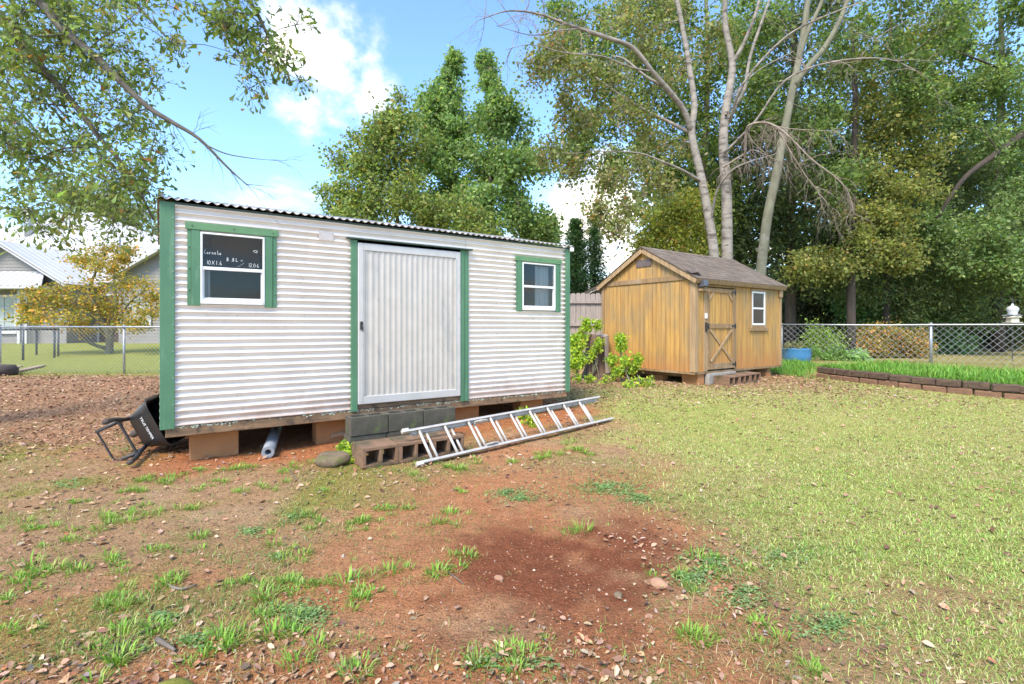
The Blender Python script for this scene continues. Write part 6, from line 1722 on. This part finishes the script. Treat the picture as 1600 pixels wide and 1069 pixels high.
# lawn blades on the right
x, y = samples(780000, .0, 14, 1.6, 13.5, 1.5)
zz = zones(x, y)
pr = np.clip(zz['lawn'] * 1.0 + .02, 0, 1) * (1 - np.clip(zz['damp'] * 2.5, 0, 1)) * (0.55 + .45 * ss(-.2, .15, fbm(x * 1.7, y * 1.7)))
m_ = (rng.random(len(x)) < pr) & free(x, y) & keep(x, y) & ((x < 7.2) | (y < 10))
x, y = x[m_], y[m_]; n = len(x)
tone = ss(-.25, .3, fbm(x * .8 + 30, y * .8) + .5 * fbm(x * 3.1, y * 3.1))[:, None]
cg = palette(n, [(0.31, 0.42, 0.09), (0.40, 0.48, 0.14), (0.22, 0.35, 0.065)], [2, 2, 1.3])
cd = palette(n, [(0.48, 0.46, 0.21), (0.55, 0.51, 0.29), (0.38, 0.36, 0.14), (0.38, 0.28, 0.14)], [3, 2.5, 2, .8])
pick = (rng.random((n, 1)) < (0.46 + .42 * tone))
lawn = link('lawn_grass', blades('lawn_grass', on_ground(x, y, -.004), rng.uniform(0, 6.28, n), rng.uniform(.35, 1.25, n), rng.uniform(.014, .046, n), rng.uniform(.0018, .0036, n) * (1 + y * .18), np.where(pick, cg, cd)), 'grass')
tag(lawn, 'short green and straw coloured lawn grass', 'grass', None, 'stuff')
# thin dry grass over the soil on the left and in the middle
x, y = samples(330000, -14, 2, 1.6, 12, 1.5)
zz = zones(x, y)
pr = np.clip(zz['grassy'] * .75 * (1 - zz['litterL'] * .75) + zz['moss'] * .6 + zz['litterB'] * .1 + .05, 0, 1) * (1 - np.clip(zz['damp'] * 1.4, 0, 1)) * (1 - .8 * in_shed(x, y, .2))
m_ = (rng.random(len(x)) < pr) & free(x, y) & keep(x, y)
x, y = x[m_], y[m_]; n = len(x)
cl = (fbm(x * 2.2 + 60, y * 2.2) + .12 * zones(x, y)['moss'] > -.01)[:, None]
c = np.where(cl & (rng.random((n, 1)) < .7), palette(n, [(0.19, 0.25, 0.06), (0.13, 0.20, 0.05), (0.23, 0.27, 0.08)], [2, 1, 1]), palette(n, [(0.42, 0.32, 0.16), (0.30, 0.21, 0.10), (0.27, 0.24, 0.09), (0.50, 0.41, 0.24)], [2, 2, 2, 1.5]))
dry = link('dry_grass', blades('dry_grass', on_ground(x, y, -.003), rng.uniform(0, 6.28, n), rng.uniform(.5, 1.5, n), rng.uniform(.012, .055, n), rng.uniform(.0018, .0038, n) * (1 + y * .08), c), 'grass')
tag(dry, 'thin dry grass scattered over the bare soil', 'grass', None, 'stuff')
# bright green tufts
tz4 = [(160, 365), (260, 355), (440, 360), (500, 330), (600, 295), (270, 415), (110, 560), (160, 545), (300, 545), (500, 510), (470, 540), (590, 460), (700, 450), (730, 600), (545, 685), (490, 700), (600, 665), (130, 840), (40, 685), (1000, 630), (850, 430), (1230, 430), (1240, 380), (1380, 320), (1290, 500), (1220, 600), (1300, 585), (1270, 680), (1220, 690), (1380, 640), (1330, 640), (1550, 685), (1310, 780), (1300, 880), (760, 820), (560, 860), (640, 920), (1010, 850), (1050, 830), (960, 890), (980, 930), (500, 980), (700, 130), (870, 100), (1000, 95), (1070, 90), (910, 170), (960, 150), (680, 240), (580, 190), (450, 245), (310, 260), (1100, 190), (1190, 170), (1450, 205), (1560, 320), (880, 260), (780, 270), (640, 150), (760, 150), (20, 350), (20, 590), (60, 580), (560, 310), (400, 380), (1390, 60), (1280, 100)]
tz5 = [(140, 85), (300, 85), (280, 100), (345, 60), (350, 130), (450, 95), (580, 60), (730, 60), (870, 40), (910, 40), (1000, 10), (1120, 30), (550, 200), (220, 280), (130, 290), (240, 270), (40, 370), (20, 320), (450, 320), (470, 480), (430, 545), (520, 495), (130, 600), (20, 685), (990, 370), (1455, 590), (1570, 570), (1550, 620), (150, 975), (600, 1005), (920, 930), (1540, 850), (700, 950)]
tf = [(a / 2.857, 700 + b_ / 2.857) for a, b_ in tz4] + [(540 + a / 2.857, 700 + b_ / 2.857) for a, b_ in tz5]
tf += [(1200, 1010), (1265, 1050), (1120, 880), (1180, 905), (1075, 870), (1100, 900), (1215, 985), (880, 690), (900, 705), (840, 715), (1000, 700), (670, 725), (720, 735), (845, 712)]
base, az, til, ln, wd_, cc = [], [], [], [], [], []
GB = [(0.18, 0.34, 0.04), (0.24, 0.39, 0.055), (0.31, 0.39, 0.10), (0.14, 0.25, 0.05), (0.36, 0.33, 0.14)]
def tuft(gx_, gy_, R, nb, L, pal, wt, wdt):
    a = rng.uniform(0, 6.28, nb); r = R * np.sqrt(rng.random(nb)) * .6
    xx = gx_ + r * np.cos(a) * 1.2; yy = gy_ + r * np.sin(a)
    base.append(on_ground(xx, yy, -.004)); az.append(a + rng.normal(0, .5, nb))
    til.append(rng.uniform(.15, 1.1, nb)); ln.append(L * rng.uniform(.6, 1.25, nb)); wd_.append(wdt * rng.uniform(.7, 1.3, nb)); cc.append(palette(nb, pal, wt, .12))
for px, py in tf:
    g = G(px + random.uniform(-3, 3), py + random.uniform(-2, 2))
    s_ = random.uniform(.75, 1.25)
    for _ in range(random.choice((2, 2, 3, 4))):
        q_ = random.uniform(.6, 1.15)
        tuft(g.x + random.gauss(0, .065), g.y + random.gauss(0, .055), .065 * s_ * q_, int(random.randint(26, 44) * q_), .058 * s_ * q_, GB, [3, 4, 2, 1.5, .3], random.choice((.0044, .0056, .0066)))
    for _ in range(5):                       # stragglers thinning out into the soil
        tuft(g.x + random.gauss(0, .16), g.y + random.gauss(0, .12), .03, random.randint(4, 9), random.uniform(.02, .04), GB, [2, 2, 1, 2, 2], .0032)
for _ in range(1500):
    yy = random.uniform(1.8, 6.0) ** 1.0; xx = random.uniform(-1.05, 1.05) * yy
    zq = zones(xx, yy)
    if random.random() < .25 + .6 * float(zq['grassy']) and float(zq['damp']) < .3 and not bool(in_shed(xx, yy, .1)):
        tuft(xx, yy, random.uniform(.02, .05), random.randint(5, 15), random.uniform(.018, .045), GB + [(0.20, 0.22, 0.08)], [2, 2, 1.5, 2, 2, 3], .0034)
x_ = np.concatenate(base); 
tg = link('grass_tufts', blades('grass_tufts', x_, np.concatenate(az), np.concatenate(til), np.concatenate(ln), np.concatenate(wd_), np.concatenate(cc)), 'grass')
tag(tg, 'bright green grass tufts dotted over the clay soil', 'grass', None, 'stuff')
# creeping green ground cover patches
pos, cols_ = [], []
for px, py, rx, ry, nn in ((950, 762, 75, 20, 2600), (1000, 775, 40, 16, 900), (810, 778, 45, 14, 1000), (790, 770, 30, 8, 500), (455, 805, 30, 14, 450), (395, 830, 40, 14, 450), (440, 870, 26, 8, 250), (480, 960, 60, 30, 900), (1110, 885, 60, 30, 1300), (1080, 905, 30, 20, 500), (1170, 930, 45, 30, 800), (255, 965, 26, 10, 260), (230, 1020, 22, 12, 260), (300, 1000, 30, 18, 380), (100, 760, 50, 14, 400), (200, 705, 40, 10, 400), (1300, 980, 80, 30, 700), (830, 1050, 60, 18, 140), (760, 1040, 60, 18, 120), (1220, 870, 80, 30, 700)):
    for _ in range(nn):
        a = random.uniform(0, 6.28); r = abs(random.gauss(0, .62))
        g_x, g_y = px + rx * r * math.cos(a), py + ry * r * math.sin(a)
        Y = 1.3 * F / (g_y - HZ); X = (g_x - CX) / F * Y
        if float(vnoise(X * 14, Y * 14)) + .35 * random.random() > .52: pos.append((X, Y))
pos = np.array(pos); n = len(pos)
p3 = on_ground(pos[:, 0], pos[:, 1], 0); p3[:, 2] += rng.uniform(.002, .022, n)
ccov = scatter('creeping_weeds', LEAF4, p3, rng.standard_normal((n, 3)) * np.array([1, 1, .2]), rng.standard_normal((n, 3)) * .35 + np.array([0, 0, 1]), rng.uniform(.010, .024, n), rng.uniform(.007, .015, n), palette(n, [(0.22, 0.34, 0.13), (0.28, 0.40, 0.16), (0.18, 0.30, 0.10), (0.33, 0.40, 0.15)], [3, 2, 2, 1]))
tag(link('creeping_weeds', ccov, 'leaf'), 'blue green creeping weeds in flat patches on the soil', 'weeds', None, 'stuff')
# long grass behind the timber border
nb = 15000
t_ = rng.uniform(-.3, cum[-1], nb); dep = rng.random(nb) ** 1.2 * 3.2
ep = np.array([tuple(along(q)) for q in t_])
dirn = np.array((0.86, 0.5, 0.0))
b3 = ep + dirn * (0.10 + dep)[:, None]
b3[:, 2] = hgt(b3[:, 0], b3[:, 1]) + 0.09
lg = blades('border_grass', b3, rng.uniform(0, 6.28, nb), rng.uniform(.2, 1.0, nb), rng.uniform(.18, .42, nb), rng.uniform(.009, .016, nb), palette(nb, [(0.16, 0.33, 0.05), (0.22, 0.39, 0.06), (0.12, 0.27, 0.04), (0.30, 0.43, 0.10)], [3, 3, 2, 1]), 0.9)
tag(link('border_grass', lg, 'grass'), 'long bright green arching grass behind the timber border', 'grass', None, 'stuff')
nb = 2600                       # grass between shed corner and border, round the planter
x = rng.uniform(6.4, 9.2, nb); y = 12.0 + (x - 6.4) * 1.45 + rng.normal(0, .55, nb)
m_ = ~in_wood(x, y, .15); x, y = x[m_], y[m_]; n = len(x)
lg2 = blades('planter_grass', on_ground(x, y, -.01), rng.uniform(0, 6.28, n), rng.uniform(.2, 1.0, n), rng.uniform(.12, .28, n), rng.uniform(.008, .014, n), palette(n, [(0.14, 0.30, 0.05), (0.20, 0.36, 0.06), (0.11, 0.24, 0.04)], [3, 2, 2]), .8)
tag(link('planter_grass', lg2, 'grass'), 'green grass growing before the blue planter', 'grass', None, 'stuff')
# fallen leaves
x, y = samples(260000, -16, 12, 1.6, 13, 1.2)
zz = zones(x, y)
pr = .075 * (1 - .7 * np.clip(zz['damp'], 0, 1)) * (1 - .6 * zz['lawn']) + .42 * zz['litterL'] + .45 * zz['litterB'] + .02 * zz['lawn'] - .05 * zz['bare'] + .16 * ss(.05, .22, fbm(x * 1.1 + 70, y * 1.1)) * (1 - zz['lawn']) + .10 * np.exp(-((x + .9) / .9) ** 2 - ((y - 1.9) / .3) ** 2) + .12 * np.exp(-((x - .45) / .5) ** 2 - ((y - 1.95) / .25) ** 2)
m_ = (rng.random(len(x)) < pr * .62) & free(x, y) & keep(x, y) & ((x < 7.0) | (y < 10)) & ((x > -4.5) | (y < 12.6))
x, y = x[m_], y[m_]; n = len(x)
p3 = on_ground(x, y, 0); p3[:, 2] += rng.uniform(.001, .014, n)
ln_ = rng.gamma(3.2, .0078, n).clip(.008, .046) * (.85 + .07 * y)
dlm = scatter('fallen_leaves', LEAF_DEAD, p3, rng.standard_normal((n, 3)) * np.array([1, 1, .22]), rng.standard_normal((n, 3)) * .38 + np.array([0, 0, 1]), ln_, ln_ * rng.uniform(.5, 1.1, n), palette(n, [(0.38, 0.23, 0.145), (0.46, 0.30, 0.19), (0.29, 0.16, 0.10), (0.52, 0.38, 0.26), (0.19, 0.115, 0.08), (0.40, 0.18, 0.10), (0.36, 0.29, 0.24)], [4, 3.5, 3, 2.0, 1.4, .7, .3], .2))
tag(link('fallen_leaves', dlm, 'litter'), 'brown fallen leaves scattered over the yard', 'leaves', None, 'stuff')
# pebbles and crumbs of clay
x, y = samples(56000, -5, 3, 1.6, 6, 1.5)
zz = zones(x, y)
m_ = (rng.random(len(x)) < .2 + .5 * np.clip(zz['damp'], 0, 1) + .3 * zz['bare']) & (zz['lawn'] < .5)
x, y = x[m_], y[m_]; n = len(x)
pv = np.array([(1, 0, 0), (-1, 0, 0), (0, 1, 0), (0, -1, 0), (0, 0, 1), (0, 0, -1)], float)
pfc = np.array([(0, 2, 4), (2, 1, 4), (1, 3, 4), (3, 0, 4), (2, 0, 5), (1, 2, 5), (3, 1, 5), (0, 3, 5)])
sz = rng.gamma(1.6, .0019, n).clip(.0014, .015)
Vp = on_ground(x, y, 0)[:, None, :] + pv[None] * sz[:, None, None] * rng.uniform(.6, 1.2, (n, 6, 1)) * np.array([1, 1, .7])
cp = palette(n, [(0.36, 0.18, 0.095), (0.26, 0.11, 0.055), (0.44, 0.30, 0.20), (0.17, 0.07, 0.035), (0.50, 0.42, 0.33)], [3, 3, 1.5, 2, .5])
pm = np_mesh('pebbles', Vp.reshape(-1, 3), [(pfc[None] + (np.arange(n) * 6)[:, None, None]).reshape(-1, 3)], np.repeat(cp, 6, 0))
tag(link('pebbles', pm, 'pebble', None, True), 'small pebbles and clay crumbs on the bare soil', 'pebbles', None, 'stuff')
# single stones, sticks, log
for px, py, s_, lb, sd, mt in ((1030, 916, .05, 'flat reddish rock at the edge of the dark soil patch', 3, 'redstone'), (779, 906, .028, 'pale small stone in the dark soil patch', 8, 'redstone'), (966, 932, .026, 'grey chip of stone in the dark soil patch', 11, 'stone')):
    g = G(px, py)
    rock('rock', g + UP * s_ * .25, (s_, s_ * .8, s_ * .5), mt, lb, 'rock', sd)
def stick(pts, r, label, mt='bark'):
    q = []
    for px, py in pts:
        g = G(px, py); q.append(g + UP * (r + .004))
    o = MB().tube(spline(q, 3), [r * (1 - .5 * i / (3 * (len(q) - 1))) for i in range(3 * (len(q) - 1) + 1)], 6).build('stick', mt, None, True)
    tag(o, label, 'stick', 'fallen sticks')
stick([(165, 1028), (205, 1000), (245, 982)], .006, 'thin long stick near the lower left corner')
stick([(245, 1005), (262, 1015), (273, 1022)], .012, 'short thick stick right of the thin long one')
stick([(262, 918), (283, 924), (308, 917)], .008, 'tan strip of bark on the soil at left')
stick([(452, 735), (458, 745), (465, 752)], .006, 'little stick in the grass below the shed pier')
stick([(700, 895), (712, 905), (725, 915)], .004, 'dark twig on the damp soil patch')
g = G(262, 1082)
lo = MB(g, (1, 0, 0), (0, 1, 0), UP).tube(spline([(-.09, -.03, -.01), (0, 0, .012), (.05, .015, .005), (.09, .02, -.02)], 4), [.012, .018, .024, .028, .03, .03, .03, .028, .026, .024, .02, .016, .01], 12).build('mossy_root', mat('moss', (0.12, 0.13, 0.015), (0.17, 0.16, 0.022), 30, 0.95, 0, 0.8, 60, c3=(0.10, 0.06, 0.04), scale3=6, lo3=.58, hi3=.68), None, True)
tag(lo, 'mossy root breaking the soil at the bottom edge', 'root')
